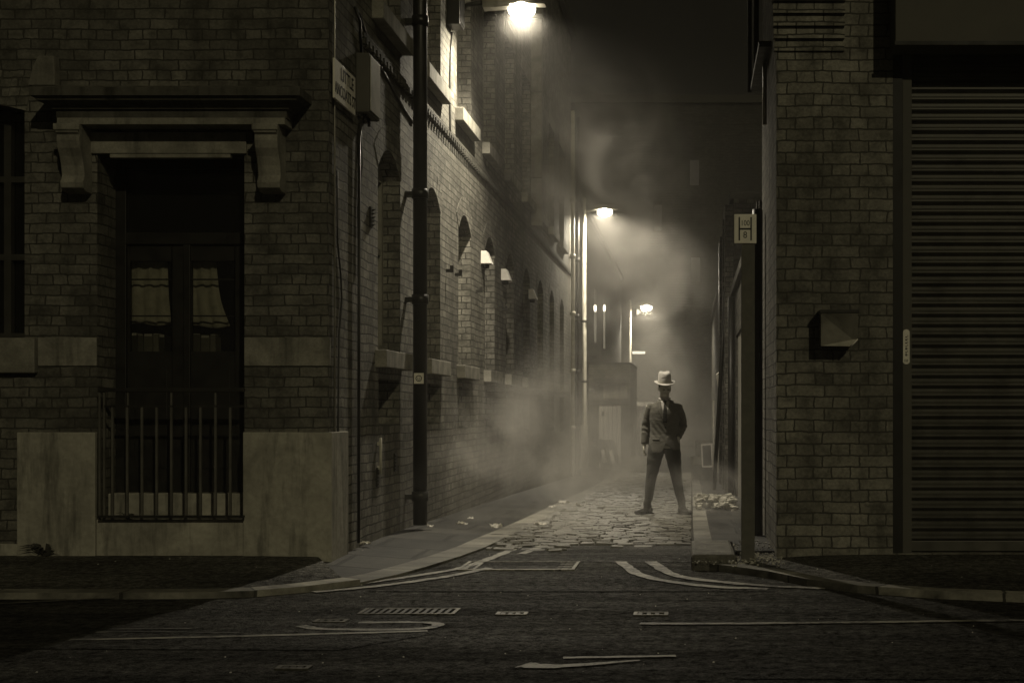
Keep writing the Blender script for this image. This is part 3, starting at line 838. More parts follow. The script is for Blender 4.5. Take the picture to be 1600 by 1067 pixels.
# street name plate
sn = empty('street_sign', (XL + .046, 11.865, 4.03)); tag(sn, 'white street name plate with black capitals high on the corner of the left building', 'street sign')
mb = MB(); mb.box(-.018, .0, -.355, .355, -.165, .165); mb.build('plate', M['plate'], sn, bevel=.004)
text('LITTLE', .150, M['letter'], sn, (.002, .06, .075), (radians(90), 0, radians(90)), sx=1.0, bold=.001)
text('ANCOATS ST', .138, M['letter'], sn, (.002, 0, -.072), (radians(90), 0, radians(90)), sx=.84, bold=0)
# junction box beside the plate
jb = empty('junction_box', (XL + .06, 12.62, 4.2)); tag(jb, 'tall grey metal junction box beside the street name plate', 'junction box')
mb = MB(); mb.box(-.06, .06, -.2, .22, -.26, .27); mb.build('case', M['hood'], jb, bevel=.01)
mb = MB(); mb.box(.061, .07, -.18, .20, -.24, .25); mb.build('lid', simple('box_lid', .3, .5), jb, bevel=.004)
for yg, rg_ in ((-.1, .02), (.05, .014)):
    mb = MB(); mb.tube([(0, yg, -.26), (0, yg, -.34)], rg_, 8); mb.build('gland', M['iron'], jb)
def cable(name, pts, r, label, cat='cable', mat=None, n=6, **kw):
    mb = MB(); mb.tube(pts, r, n); o = mb.build(name, mat or M['iron']); tag(o, label, cat, **kw); return o
W = XL + .012
cable('conduit', [(W, 11.64, 1.12), (W, 11.64, 3.8), (W, 11.64, 9.8)], .008, 'thin conduit running up the very corner of the left building', 'conduit', M['steel'])
cable('conduit', [(W + .02, 12.40, .12), (W + .02, 12.42, 3.84)], .014, 'dark vertical conduit from the pavement up to the junction box', 'conduit')
cable('wall_cable', [(W, 12.55, 3.86), (W + .01, 12.56, 3.5), (W, 12.46, 3.1), (W + .005, 12.47, 2.5)], .009, 'loose black cable sagging below the junction box')
cable('wall_cable', [(W, 11.72, 3.3), (W, 11.74, 2.7), (W, 11.84, 2.45), (W, 11.88, 2.25), (W, 11.78, 1.9), (W, 11.75, 1.1), (W, 11.72, .2)], .008, 'loose black cable wandering down the left corner')
cable('wall_cable', [(W, 12.6, 4.47), (W + .02, 12.45, 4.75), (W, 12.35, 4.85), (W, 12.5, 4.84), (W, 13.0, 4.62), (W, 13.7, 4.52), (W, 14.3, 4.42), (W, 14.95, 4.36)], .013, 'black cable looping from the junction box to the black drainpipe')
cable('wall_cable', [(W, 17.35, 5.98), (W, 17.25, 5.7), (W, 17.2, 5.4), (W, 17.2, 5.0), (W, 17.22, 4.7)], .010, 'thin cable hanging down the wall below the nearest street lamp')
# vent cowls
def cowl(px, pz, Y, label):
    e = empty('vent_cowl', (XL, Y, FZ(pz, Y))); tag(e, label, 'vent cowl', 'pale vent cowls on the left wall')
    mb = MB(); mb.prism([(0, .11), (.08, .11), (.15, -.07), (0, -.07)], lambda p, q, t: (p, t, q), 0, .24); mb.build('hood', M['white'], e, bevel=.006)
    mb = MB(); mb.tube([(.06, .12, -.07), (.06, .12, -.13)], .045, 10); mb.build('duct', M['iron'], e)
cowl(757, 404, 19.8, 'nearest pale vent cowl on the left wall beside an arched window')
cowl(791, 431, 21.9, 'middle pale vent cowl on the left wall')
cowl(833, 461, 25.6, 'farthest pale vent cowl on the left wall')
# small wall hooks
hk = [(697, 423), (711, 429), (744, 455), (778, 478), (784, 484), (812, 500)]
for i, (px, py) in enumerate(hk):
    Y = 6511 / (1080 - px); 
    e = MB(); e.box(0, .09, -.015, .015, -.02, .02); e.box(.05, .09, -.015, .015, .02, .06); o = e.build('wall_hook', M['iron'])
    o.location = (XL, Y, FZ(py, Y)); tag(o, '%s small iron hook on the left wall counting from the drainpipe' % ['first', 'second', 'third', 'fourth', 'fifth', 'sixth'][i], 'hook', 'iron hooks on the left wall')
# bells / vents low on wall
e = MB(); e.tube([(0, 0, -.17), (0, 0, .17)], .014, 8); e.box(-.03, .0, -.012, .012, .1, .13); e.box(-.03, .0, -.012, .012, -.13, -.1); o = e.build('pull_handle', M['pipe_pale'])
o.location = (XL + .03, 13.28, FZ(712, 13.28)); tag(o, 'pale vertical pull handle low on the left wall', 'handle')
for i, (px, py) in enumerate(((617, 722), (590, 745))):
    Y = 6511 / (1080 - px); e = empty('air_vent', (XL, Y, FZ(py, Y)))
    mb = MB(); mb.box(0, .012, -.06, .06, -.09, .09); mb.build('plate', M['iron'], e)
    mb = MB()
    for k in range(5): mb.box(.012, .02, -.05, .05, -.075 + k * .033, -.06 + k * .033)
    mb.build('louvre', M['iron'], e)
    tag(e, ['small louvred air brick low on the left wall near the black drainpipe', 'small louvred air brick directly under the pale pull handle'][i], 'air vent')
e = MB()
for k in range(5): e.tube([(.02, 0, k * .035), (.05, .02, k * .035 + .01), (.02, .04, k * .035)], .006, 5)
e.box(0, .02, -.02, .06, -.02, .17)
o = e.build('insulator_bracket', M['iron']); o.location = (XL, 12.95, FZ(352, 12.95)); tag(o, 'small black insulator bracket left of the first arched window', 'bracket')
# dark box hanging by the first lamp
e = empty('fuse_box', (XL, 17.05, 6.05)); tag(e, 'dark fuse box on the wall beside the nearest street lamp', 'fuse box')
mb = MB(); mb.box(0, .16, .0, .32, -.05, .42); mb.build('case', M['iron'], e, bevel=.01); mb = MB(); mb.box(.161, .17, .02, .3, -.02, .4); mb.build('lid', M['iron'], e)

# weeds
def weed(loc, s, label, n=22):
    mb = MB()
    for k in range(n):
        a = random.uniform(0, 2 * pi); l = random.uniform(.3, 1) * s; dx, dy = cos(a) * l * 1.3, -abs(sin(a)) * l * .5
        h = random.uniform(.2, .6) * s; wd = .09 * s
        mb.face([(0, 0, 0), (dx * .5 - wd, dy * .5, h), (dx, dy, h * .8), (dx * .5 + wd, dy * .5, h * .9)])
    o = mb.build('weed', simple('weed_leaf', .04, .7)); o.location = loc; tag(o, label, 'plant')
weed((FX(75), 11.43, .10), .19, 'low weed growing at the foot of the pale plinth at far left')
weed((FX(205), 11.44, .405), .10, 'tiny weed on the threshold behind the railing')

# ================================================================== RIGHT BUILDING
rbn = empty('brick_building'); tag(rbn, 'pale yellow brick building on the right with a big roller shutter', 'building')
SX0 = FX(1395); 
w = MB()
wall(w, XR, 9, -.3, 9.5, [(SX0, 5.2, .12, FZ(60), 0, .14)], lambda u, v, d: (u, 11.5 + d, v))
w.face([(XR, 11.5, -.3), (XR, 13.8, -.3), (XR, 13.8, 9.5), (XR, 11.5, 9.5)])
w.build('wall', M['brick_right'], rbn)
w = MB(); w.face([(XR, 13.8, -.3), (9, 13.8, -.3), (9, 13.8, 9.5), (XR, 13.8, 9.5)]); w.face([(9, 11.5, -.3), (9, 13.8, -.3), (9, 13.8, 9.5), (9, 11.5, 9.5)]); w.build('wall', M['brick_dark'], rbn)
r_ = MB(); r_.box(XR - .1, 9.1, 11.38, 13.9, 9.5, 9.8); r_.build('roof', M['roof'], rbn)
# corbelled courses near the top of the pier, each a little further out
mb = MB()
ys = [83, 64.5, 46, 27.5, 9, -10, -28, -46]
for k, y in enumerate(ys[:-1]):
    z0, z1 = FZ(y) , FZ(ys[k + 1])
    mb.box(XR - .02 - .004 * k, FX(1319), 11.5 - .022 * (k + 1), 11.52, z0 + .012, z1 - .010)
    mb.box(XR - .01, FX(1319) - .01, 11.495 - .022 * k, 11.51, z1 - .010, z1 + .012)
mb.build('corbel', M['brick_right'], rbn)
# gutter and pipes on the alley side, top
mb = MB(); mb.box(XR - .11, XR - .001, 12.2, 13.9, FZ(128, 13.5), FZ(128, 13.5) + .05)
mb.tube([(XR - .07, 13.6, 4.55), (XR - .07, 13.6, 9.4)], .03, 8); mb.tube([(XR - .12, 13.9, 4.45), (XR - .12, 13.9, 9.4)], .022, 8)
mb.build('gutter_pipe', M['iron'], rbn)
mb = MB(); mb.tube([(XR - .03, 12.75, FZ(195, 12.75)), (XR - .03, 12.75, FZ(95, 12.75))], .02, 8); mb.build('pipe', M['pipe_pale'], rbn)  # pale colour paints the lit stretch of the drainpipe
# shutter
sh = empty('roller_shutter', (SX0, 11.61, 0)); tag(sh, 'closed dark steel roller shutter with horizontal slats filling the right opening', 'roller shutter')
mb = MB(); pitch = .0845; z = FZ(846); ztop = FZ(60)
YS = .0
k = 0
x0s, x1s = FX(1422) - SX0 + .005, 3.5
prof = []
while z < ztop:
    for q in range(8):
        t_ = q / 8
        dep = -.026 * sin(pi * min(1, t_ / .62)) if t_ < .62 else .012
        prof.append((dep, z + t_ * pitch))
    z += pitch
for a, b_ in zip(prof[:-1], prof[1:]):
    mb.face([(x0s, YS + a[0], a[1]), (x1s, YS + a[0], a[1]), (x1s, YS + b_[0], b_[1]), (x0s, YS + b_[0], b_[1])], smooth=False)
mb.build('slat_curtain', M['slat'], sh)
mb = MB(); mb.box(x0s, x1s, YS - .03, YS + .03, .13, FZ(846)); mb.build('bottom_bar', M['slat'], sh, bevel=.005)
mb = MB(); mb.box(FX(1411) - SX0, x0s + .012, -.09, .0 - .032, .12, ztop + .2); mb.box(FX(1411) - SX0, FX(1411) - SX0 + .05, -.031, .02, .12, ztop + .2)
mb.build('guide_rail', M['hood'], sh, bevel=.004)
mb = MB(); mb.box(.002, FX(1411) - SX0 - .002, -.105, .02, .12, ztop + .2); mb.build('jamb_shade_strip', M['black'], sh)  # black strip paints the shade at the left of the recess
mb = MB(); mb.box(-.2, 3.7, .035, .05, 0, ztop + .3); mb.build('backing', M['void'], sh)
stk = empty('shutter_label', (FX(1416, 11.52), 11.518, FZ(540, 11.52))); tag(stk, 'narrow upright pale maker label stuck on the shutter guide rail', 'label')
mb = MB(); w_, h_ = .027, .11
pts = [(w_ * cos(a) , h_ + w_ * .9 * sin(a)) for a in [pi * k / 8 for k in range(9)]] + [(-w_, -h_)] + [(w_ * 1.15 * cos(a), -h_ - .012 + w_ * 1.15 * sin(a)) for a in [pi + pi * k / 8 for k in range(1, 8)]] + [(w_, -h_)]
mb.prism(pts, lambda p, q, t: (p, t, q), 0, -.004); mb.build('plate', M['plate'], stk)
mb = MB()
for k in range(7):
    mb.box(-.008, .004, -.0052, -.0041, -.085 + k * .025, -.085 + k * .025 + random.uniform(.008, .018)); mb.box(.010, .014, -.0052, -.0041, -.08 + k * .025, -.08 + k * .025 + random.uniform(.006, .018))
for k in range(3): mb.box(-.014 + k * .011, -.010 + k * .011, -.0052, -.0041, -.135, -.112)
mb.build('lettering', M['letter'], stk)
# projecting shutter hood
hd = empty('shutter_hood', (FX(1399, 11.18), 11.5, FZ(71, 11.18))); tag(hd, 'deep projecting sheet-metal hood box above the roller shutter', 'hood')
mb = MB(); mb.box(0, 4.2, -.32, -.004, 0, .9); mb.build('casing', M['hood'], hd, bevel=.006)
mb = MB(); mb.box(-.006, 4.2, -.332, -.321, .0, .03); mb.build('trim', M['black'], hd)
# meter box
mbx = empty('meter_box', (FX(1279), 11.5, FZ(542))); tag(mbx, 'square steel letter box with a dented corner on the right brick pier', 'letter box')
Wb, Hb, Db = .30, .262, .19
v = MB()
A = [(0, 0, 0), (Wb - .06, 0, 0), (Wb, 0, .05), (Wb, 0, Hb), (0, 0, Hb)]
Fp = [(0, -Db, 0), (Wb - .055, -Db + .004, -.004), (Wb + .002, -Db + .012, .055), (Wb, -Db, Hb), (0, -Db, Hb)]
for i in range(5):
    j = (i + 1) % 5; v.face([A[i], A[j], Fp[j], Fp[i]])
c0 = (.262, -Db + .010, .052)
for i in range(5):
    j = (i + 1) % 5; v.face([Fp[i], Fp[j], c0])
v.face(A[::-1]); v.build('case', simple('box_steel', .16, .3, .75, .5, bs=.05, scale=3), mbx, bevel=.002)
v = MB(); v.tube([(Wb - .055, -Db, -.002), (Wb - .03, -Db - .004, .022), (Wb, -Db + .006, .055)], .006, 6); v.build('dented_edge', M['white'], mbx)
v = MB(); v.box(-.01, Wb + .012, -Db - .006, 0, Hb + .001, Hb + .03); v.build('lid', M['iron'], mbx, bevel=.004)

# hydrant sign on its post
hs = empty('hydrant_sign_post', (FX(1168), 11.42, .09)); tag(hs, 'square hydrant plate with a black H on a broad flat post at the right corner', 'sign post')
mb = MB(); mb.box(-.055, .055, -.03, .03, -.1, 2.58); mb.build('post', simple('post_concrete', .10, .7, scale=14, bs=.4), hs, bevel=.006)
mb = MB(); mb.box(-.115, .068, -.045, -.032, 2.56, 2.80); pl = mb.build('plate', M['plate'], hs, bevel=.012)
mb = MB(); yq = -.0465
mb.box(-.078, -.066, yq, -.0452, 2.585, 2.775); mb.box(.018, .030, yq, -.0452, 2.585, 2.775); mb.box(-.066, .018, yq, -.0452, 2.672, 2.686)
mb.build('letter_bars', M['letter'], hs)
text('100', .062, M['letter'], hs, (-.024, -.0462, 2.725), (radians(90), 0, 0), sx=.8, extr=.0005)
text('8', .075, M['letter'], hs, (-.024, -.0462, 2.628), (radians(90), 0, 0), sx=.9, extr=.0005)

# ================================================================== RIGHT SIDE OF THE ALLEY
lw = empty('boundary_wall'); tag(lw, 'low rough brick wall between the yellow brick building and the pale door', 'wall')
mb = MB(); mb.box(XR, XR + .25, 13.81, 15.6, -.3, 3.3); mb.build('brickwork', M['brick_alley'], lw)
mb = MB()
for k in range(12): mb.box(XR - .02 - random.uniform(0, .03), XR + .27, 13.82 + k * .148, 13.82 + k * .148 + .13, 3.302, 3.36 + random.uniform(0, .03))
mb.build('coping', M['stone_dark'], lw)
cable('drainpipe', [(XR - .07, 13.3, .1), (XR - .07, 13.3, 3.2)], .05, 'short black drainpipe behind the hydrant sign post', 'drainpipe', n=12)
sd = empty('shed_building'); tag(sd, 'dark single-storey brick building with a pale door on the right side of the alley', 'building')
for ya, yb, zt_, ops_ in ((15.62, 22.9, 3.15, [(18.7, 21.9, -.3, 2.45, 0, .15)]), (22.91, 30, 4.75, [])):
    w = MB(); wall(w, ya, yb, -1.2, zt_, ops_, lambda u, v, d: (XR + d, u, v))
    w.face([(XR, ya, -1.2), (6, ya, -1.2), (6, ya, zt_), (XR, ya, zt_)]); w.face([(XR, yb, -1.2), (6, yb, -1.2), (6, yb, zt_), (XR, yb, zt_)]); w.face([(6, ya, -1.2), (6, yb, -1.2), (6, yb, zt_), (6, ya, zt_)])
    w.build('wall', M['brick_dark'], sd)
    w = MB(); w.box(XR - .06, 6.1, ya + .01, yb - .01, zt_, zt_ + .12)
    w.build('roof', M['roof'], sd)
w = MB()
for k in range(8): w.box(XR + .03, XR + .06, 18.72 + k * .395, 18.72 + k * .395 + .385, -.15, 2.44)
w.build('door', M['pale_panel'], sd)
w = MB(); w.box(XR - .10, XR - .001, 16.0, 16.25, -.1, 3.1); w.build('pier', M['pale_panel'], sd, bevel=.005)
for y in (23.2, 25.0, 27.5):
    w = MB(); w.box(XR - .14, XR - .001, y, y + .35, -.4, 4.7); w.build('buttress', M['brick_alley'], sd)
cable('drainpipe', [(XR - .06, 22.3, -.2), (XR - .06, 22.3, 3.1)], .055, 'black drainpipe beyond the pale boarded door on the right', 'drainpipe', n=12)
cable('drainpipe', [(XR - .09, 28.6, -.2), (XR - .09, 28.6, 4.7)], .05, 'farthest dark drainpipe on the right side of the alley', 'drainpipe', n=12)
cable('leaning_pole', [(XR - .12, 23.6, 3.3), (XR - .3, 24.6, -.15)], .035, 'long dark pole leaning on the right wall of the alley', 'pole', n=8)
rf = empty('warehouse'); tag(rf, 'low dark warehouse beyond the shed on the right side of the alley', 'building')
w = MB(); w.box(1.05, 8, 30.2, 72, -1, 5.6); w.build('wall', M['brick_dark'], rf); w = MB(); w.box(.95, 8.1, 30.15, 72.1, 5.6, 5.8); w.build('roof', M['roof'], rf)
# small lamp on the right building
def bulkhead(loc, label, s=.06):
    e = empty('bulkhead_light', loc); tag(e, label, 'wall light')
    mb = MB(); mb.box(-.01, s * 1.4, -s * 1.3, s * 1.3, -s * 1.5, s * 1.5); mb.build('base', M['iron'], e)
    mb = MB(); mb.ellipsoid((-.015, 0, 0) if loc[0] > 0 else (s * 1.4 + .01, 0, 0), s, s, s, 12, 8); mb.build('globe', M['glint'], e)
bulkhead((XR - .02, 29.2, FZ(381, 29.2)), 'small lit bulkhead light high on the right wall', .05)

# ================================================================== FAR LEFT SIDE
b2 = empty('brick_building'); tag(b2, 'dark brick building beyond the second street lamp on the left', 'building')
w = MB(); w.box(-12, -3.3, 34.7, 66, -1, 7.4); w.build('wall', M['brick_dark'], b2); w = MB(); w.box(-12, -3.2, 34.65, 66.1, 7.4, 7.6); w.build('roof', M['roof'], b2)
w = MB()
for k in range(4): w.box(-3.3, -3.27, 37 + 5 * k, 38.2 + 5 * k, 3.6, 5.4)
w.build('window', M['pane'], b2)
ph = empty('porch'); tag(ph, 'low pale porch with a white door facing down the alley at the far left', 'porch')
YP = 45.0
w = MB(); wall(w, -3.6, -1.95, -1, 2.75, [(FX(936, YP), FX(970, YP), -.62, FZ(632, YP), 0, .12)], lambda u, v, d: (u, YP + d, v))
w.face([(-1.95, YP, -1), (-1.95, 50, -1), (-1.95, 50, 2.75), (-1.95, YP, 2.75)]); w.face([(-3.6, 50, -1), (-1.95, 50, -1), (-1.95, 50, 2.75), (-3.6, 50, 2.75)]); w.face([(-3.6, YP, -1), (-3.6, 50, -1), (-3.6, 50, 2.75), (-3.6, YP, 2.75)])
w.build('wall', M['brick_alley'], ph)
w = MB(); w.box(-3.6, -1.93, YP - .02, 50.1, 2.75, 2.82); w.build('roof', M['roof'], ph)
w = MB(); w.box(FX(936, YP), FX(970, YP), YP + .10, YP + .14, -.62, FZ(632, YP)); d_ = w.build('door', M['white'], ph)
w = MB()
for k in range(1, 5): w.box(FX(936, YP) + k * .14, FX(936, YP) + k * .14 + .012, YP + .096, YP + .0995, -.6, FZ(634, YP))
w.build('board_joint', M['frame_dark'], d_)
w = MB(); w.box(FX(940, YP), FX(944, YP), YP + .08, YP + .0955, FZ(650, YP), FZ(643, YP)); w.build('number_plate', M['iron'], d_)
w = MB(); w.box(FX(943, YP), FX(980, YP), YP - .03, YP - .002, FZ(622, YP), FZ(603, YP)); w.build('sign_board', M['render'], ph)
w = MB(); w.box(FX(930, YP), FX(982, YP), YP - .6, YP - .002, FZ(598, YP), FZ(592, YP)); w.build('canopy', M['roof'], ph)
# far closing building
eb = empty('mill_building'); tag(eb, 'tall dark mill closing the far end of the alley, lost in the smoke', 'building')
YE = 74
w = MB(); wops = []
wins = [(1078, 1092, 250, 290), (1022, 1034, 320, 362), (1080, 1094, 402, 440), (1130, 1144, 330, 370)]
for a, b_, c, d_ in wins: wops.append((FX(a, YE), FX(b_, YE), FZ(d_, YE), FZ(c, YE), 0))
wall(w, -14, 14, -1, 17.5, wops, lambda u, v, d: (u, YE + d, v), .25)
w.face([(-14, YE + 8, -1), (14, YE + 8, -1), (14, YE + 8, 17.5), (-14, YE + 8, 17.5)])
w.face([(-14, YE, -1), (-14, YE + 8, -1), (-14, YE + 8, 17.5), (-14, YE, 17.5)]); w.face([(14, YE, -1), (14, YE + 8, -1), (14, YE + 8, 17.5), (14, YE, 17.5)])
w.build('wall', brick_mat('far_brick', tint(.04), tint(.08), tint(.02)), eb)
w = MB(); w.box(-14.2, 14.2, YE - .2, YE + 8.2, 17.5, 17.9); w.build('roof', M['roof'], eb)
for a, b_, c, d_ in wins:
    w = MB(); w.box(FX(a, YE), FX(b_, YE), YE + .2, YE + .22, FZ(d_, YE), FZ(c, YE)); w.build('window', M['dimlight'], eb)
w = MB(); w.box(FX(988, YE), FX(1008, YE), YE - .08, YE - .002, FZ(553, YE), FZ(549, YE)); w.build('lit_sign', M['glint'], eb)
w = MB(); w.box(FX(985, YE), FX(1025, YE), YE - .5, YE - .002, FZ(634, YE), FZ(628, YE)); w.build('ledge', M['white'], eb)
w = MB(); w.box(FX(1000, YE), FX(1060, YE), YE - .1, YE - .002, -1, FZ(640, YE)); w.build('base_course', M['render'], eb)

# ================================================================== STREET LAMPS
def lamp_light(loc, power, size=.10, deg=165, blend=.4):
    ld = bpy.data.lights.new('street_lamp_light', 'SPOT'); ld.energy = power; ld.color = LAMPCOL; ld.shadow_soft_size = size
    ld.spot_size = radians(deg); ld.spot_blend = blend
    o = bpy.data.objects.new('street_lamp_light', ld); COL.objects.link(o); o.location = loc
    return o
def lantern(e, x, z, s=1.0):
    mb = MB(); mb.prism([(-.30 * s, .02), (-.30 * s, .10 * s), (-.1 * s, .14 * s), (.2 * s, .12 * s), (.30 * s, .02)], lambda p, q, t: (x + p, t, z + q), -.09 * s, .09 * s); mb.build('lamp_housing', M['steel'], e, bevel=.01)
    mb = MB(); mb.ellipsoid((x, 0, z - .03 * s), .17 * s, .12 * s, .115 * s, 18, 10); mb.build('lamp_bowl', M['bulb'], e)  # bowl enlarged so its shape imitates the lamp's bloom
# 1: wall bracket
e = empty('street_lamp', (XL, 17.5, 0)); tag(e, 'nearest lit street lamp, on a wall bracket at the top of the left wall', 'street lamp', 'street lamps along the left wall')
mb = MB(); mb.tube([(0, 0, 6.20), (.18, 0, 6.36), (.5, 0, 6.40)], .03, 8); mb.box(0, .02, -.08, .08, 6.08, 6.38); mb.build('bracket', M['iron'], e)
mb = MB(); mb.prism([(.38, 6.30), (.36, 6.52), (.62, 6.48), (.72, 6.36), (.72, 6.32)], lambda p, q, t: (p, t, q), -.085, .085); mb.build('gear_box', M['steel'], e, bevel=.01)
lantern(e, .86, 6.33)
lt = lamp_light((.86, 0, 6.325), 1400, size=.05, deg=150, blend=.75); lt.parent = e
def pole_lamp(X, Y, ztop, arm, label, power, s=1.0):
    z0 = g(Y)
    e = empty('street_lamp', (X, Y, z0)); tag(e, label, 'street lamp', 'street lamps along the left wall')
    h = ztop - z0
    mb = MB(); mb.tube([(0, 0, 0), (0, 0, 1.3), (0, 0, 1.35), (0, 0, h + .35)], [.085, .085, .06, .045], 12); mb.build('pole', M['pipe_pale'], e)
    mb = MB(); mb.tube([(0, 0, h - .0), (arm * .5, 0, h + .06), (arm - .2, 0, h + .07)], .022, 8); mb.build('arm', M['pipe_pale'], e)
    lantern(e, arm, h + .04, s)
    l = lamp_light((arm, 0, h + .0), power, size=.08); l.parent = e
    for z in (2.4, 3.9):
        mb = MB(); mb.tube([(0, 0, z), (0, 0, z + .06)], .075, 10); mb.box(-.3, 0, -.02, .02, z + .01, z + .05); mb.build('clamp', M['iron'], e)
pole_lamp(FX(913, 35), 35, 6.24, (945 - 913) * 35 / F, 'middle lit street lamp on a pale pole where the left wall ends', 1250, 1.1)
pole_lamp(FX(985, 67.5), 67.5, 6.24, (1010 - 985) * 67.5 / F, 'farthest lit street lamp above the smoke at the end of the alley', 1700, 1.55)
bulkhead((FX(989, 66), 66.3, FZ(487, 66)), 'small lit light beside the farthest street lamp', .12)
# downpipes at the end of the left building
for px, r, mname, lab in ((895, .05, 'pipe_pale', 'pale cast iron downpipe at the far end of the left building'), (903, .04, 'iron', 'thin dark downpipe just before the middle street lamp')):
    Y = 34.2 if px == 895 else 34.9
    X = FX(px, Y)
    e = empty('downpipe', (X, Y, g(Y))); tag(e, lab, 'drainpipe')
    mb = MB(); mb.tube([(0, 0, 0), (0, 0, 9)], r, 10); mb.build('pipe', M[mname], e)
    for z in (1.2, 2.6, 4.0, 5.4, 6.8):
        mb = MB(); mb.tube([(0, 0, z), (0, 0, z + .1)], r * 1.4, 10); mb.box(-.12, 0, -.02, .02, z, z + .05); mb.build('collar', M[mname], e)
# ------------------------------------------------------------------ small things in the alley
def GP(x, y):      # ground pixel on the falling alley
    lo, hi = 5.0, 120.0
    for _ in range(60):
        m_ = (lo + hi) / 2
        if CY + (CH - g(m_)) * F / m_ > y: lo = m_
        else: hi = m_
    return ((x - CX) * lo / F, lo, g(lo))
# leaning dark boards with pale stripes against the white door
for i, (px, lean, wd, lab) in enumerate(((943, .16, .34, 'dark leaning board with a pale stripe in front of the white door, left one'), (957, .22, .36, 'dark leaning board with a rounded top and pale stripe, right one of the two'))):
    Yb = 42.5 - i * .6
    X = FX(px + 6, Yb); e = empty('leaning_board', (X, Yb, g(Yb)), 0); e.rotation_euler = (radians(-10), radians(-16 if i else -13), 0)
    mb = MB(); pts = [(-wd / 2, 0), (wd / 2, 0), (wd / 2, .85)] + [(wd / 2 * cos(a), .85 + .16 * sin(a)) for a in [pi * k / 8 for k in range(1, 8)]] + [(-wd / 2, .85)]
    mb.prism(pts, lambda p, q, t: (p, t, q), 0, .06); mb.build('board', M['frame_dark'], e, bevel=.01)
    mb = MB(); mb.box(-.06, .05, -.008, -.001, .28, .68); mb.build('stripe', M['white'], e)
    tag(e, lab, 'board')
e = empty('plank', (*GP(1001, 727)[:2], GP(1001, 727)[2])); e.rotation_euler = (radians(-6), radians(-17), 0)
mb = MB(); mb.box(-.05, .05, 0, .03, 0, .85); mb.build('board', M['white'], e); tag(e, 'pale plank leaning behind the man on his left side', 'plank')
e = empty('crate', GP(997, 737)); mb = MB()
for z in (0, .16, .32): mb.box(-.28, .28, -.2, -.18, z, z + .12); mb.box(-.28, .28, .18, .2, z, z + .12)
for sx in (-.28, .26): mb.box(sx, sx + .02, -.179, .179, 0, .44)
mb.build('slats', M['pale_panel'], e); tag(e, 'pale slatted crate on the setts behind the hand of the man', 'crate')
# framed panel
fp = empty('framed_panel', GP(1106, 730)); fp.rotation_euler = (radians(-8), radians(-5), radians(-12)); tag(fp, 'white-framed dark panel standing on the ground by the right wall', 'panel')
mb = MB(); w_, h_ = .40, .80
mb.box(-w_/2, w_/2, 0, .04, 0, .06); mb.box(-w_/2, w_/2, 0, .04, h_ - .06, h_); mb.box(-w_/2, -w_/2 + .05, 0, .04, .06, h_ - .06); mb.box(w_/2 - .06, w_/2, 0, .04, .06, h_ - .06)
mb.build('frame', M['white'], fp); mb = MB(); mb.box(-w_/2 + .05, w_/2 - .06, .01, .03, .06, h_ - .06); mb.build('panel', M['black'], fp)
def boxy(name, loc, dims, mat, lab, cat, rz=0):
    e = empty(name, loc, rz); mb = MB(); w_, d_, h_ = dims
    mb.box(-w_/2, w_/2, -d_/2, d_/2, 0, h_); mb.build('carton', mat, e, bevel=.015)
    mb = MB(); mb.box(-w_/2 - .004, w_/2 + .004, -.03, .03, h_, h_ + .004); mb.box(-w_/2 + .02, w_/2 - .02, d_/2 - .01, d_/2 + .16, h_ - .05, h_ - .04); mb.build('flap', mat, e)
    tag(e, lab, cat)
boxy('cardboard_box', GP(1088, 726), (.34, .3, .30), M['pale_panel'], 'small pale cardboard box left of the white-framed panel', 'box', .3)
p_ = GP(1098, 722); boxy('cardboard_box', (p_[0], p_[1] + .5, p_[2]), (.5, .4, .78), M['pale_panel'], 'tall pale cardboard box behind the white-framed panel', 'box', .1)
# right wall bits at depth
e = empty('leaning_sheet', (.80, 40.5, g(40.5))); mb = MB(); mb.prism([(-.18, 0), (.2, 0), (.18, 1.7), (.02, 1.95)], lambda p, q, t: (p, t, q), 0, .03); mb.build('sheet', M['pale_panel'], e); tag(e, 'pale pointed board leaning on the right wall behind the shed', 'board'); e.rotation_euler = (0, radians(6), radians(-20))
cable('post', [(FX(1115, 44), 44, g(44)), (FX(1115, 44), 44, FZ(625, 44))], .035, 'thin pale upright post near the white-framed panel', 'post', M['pipe_pale'], n=8)
e = empty('wall_lantern', (1.05, 38, FZ(598, 38))); tag(e, 'old pale wall lantern with a scrolled bracket on the right', 'lantern')
mb = MB(); mb.tube([(0, 0, -.3), (-.15, 0, -.34), (-.25, 0, -.2), (-.25, 0, -.12)], .02, 6); mb.build('bracket', M['pipe_pale'], e)
mb = MB(); mb.prism([(-.33, -.12), (-.17, -.12), (-.12, .22), (-.25, .34), (-.38, .22)], lambda p, q, t: (p, t, q), -.1, .1); mb.build('lantern_case', M['steel'], e, bevel=.01)

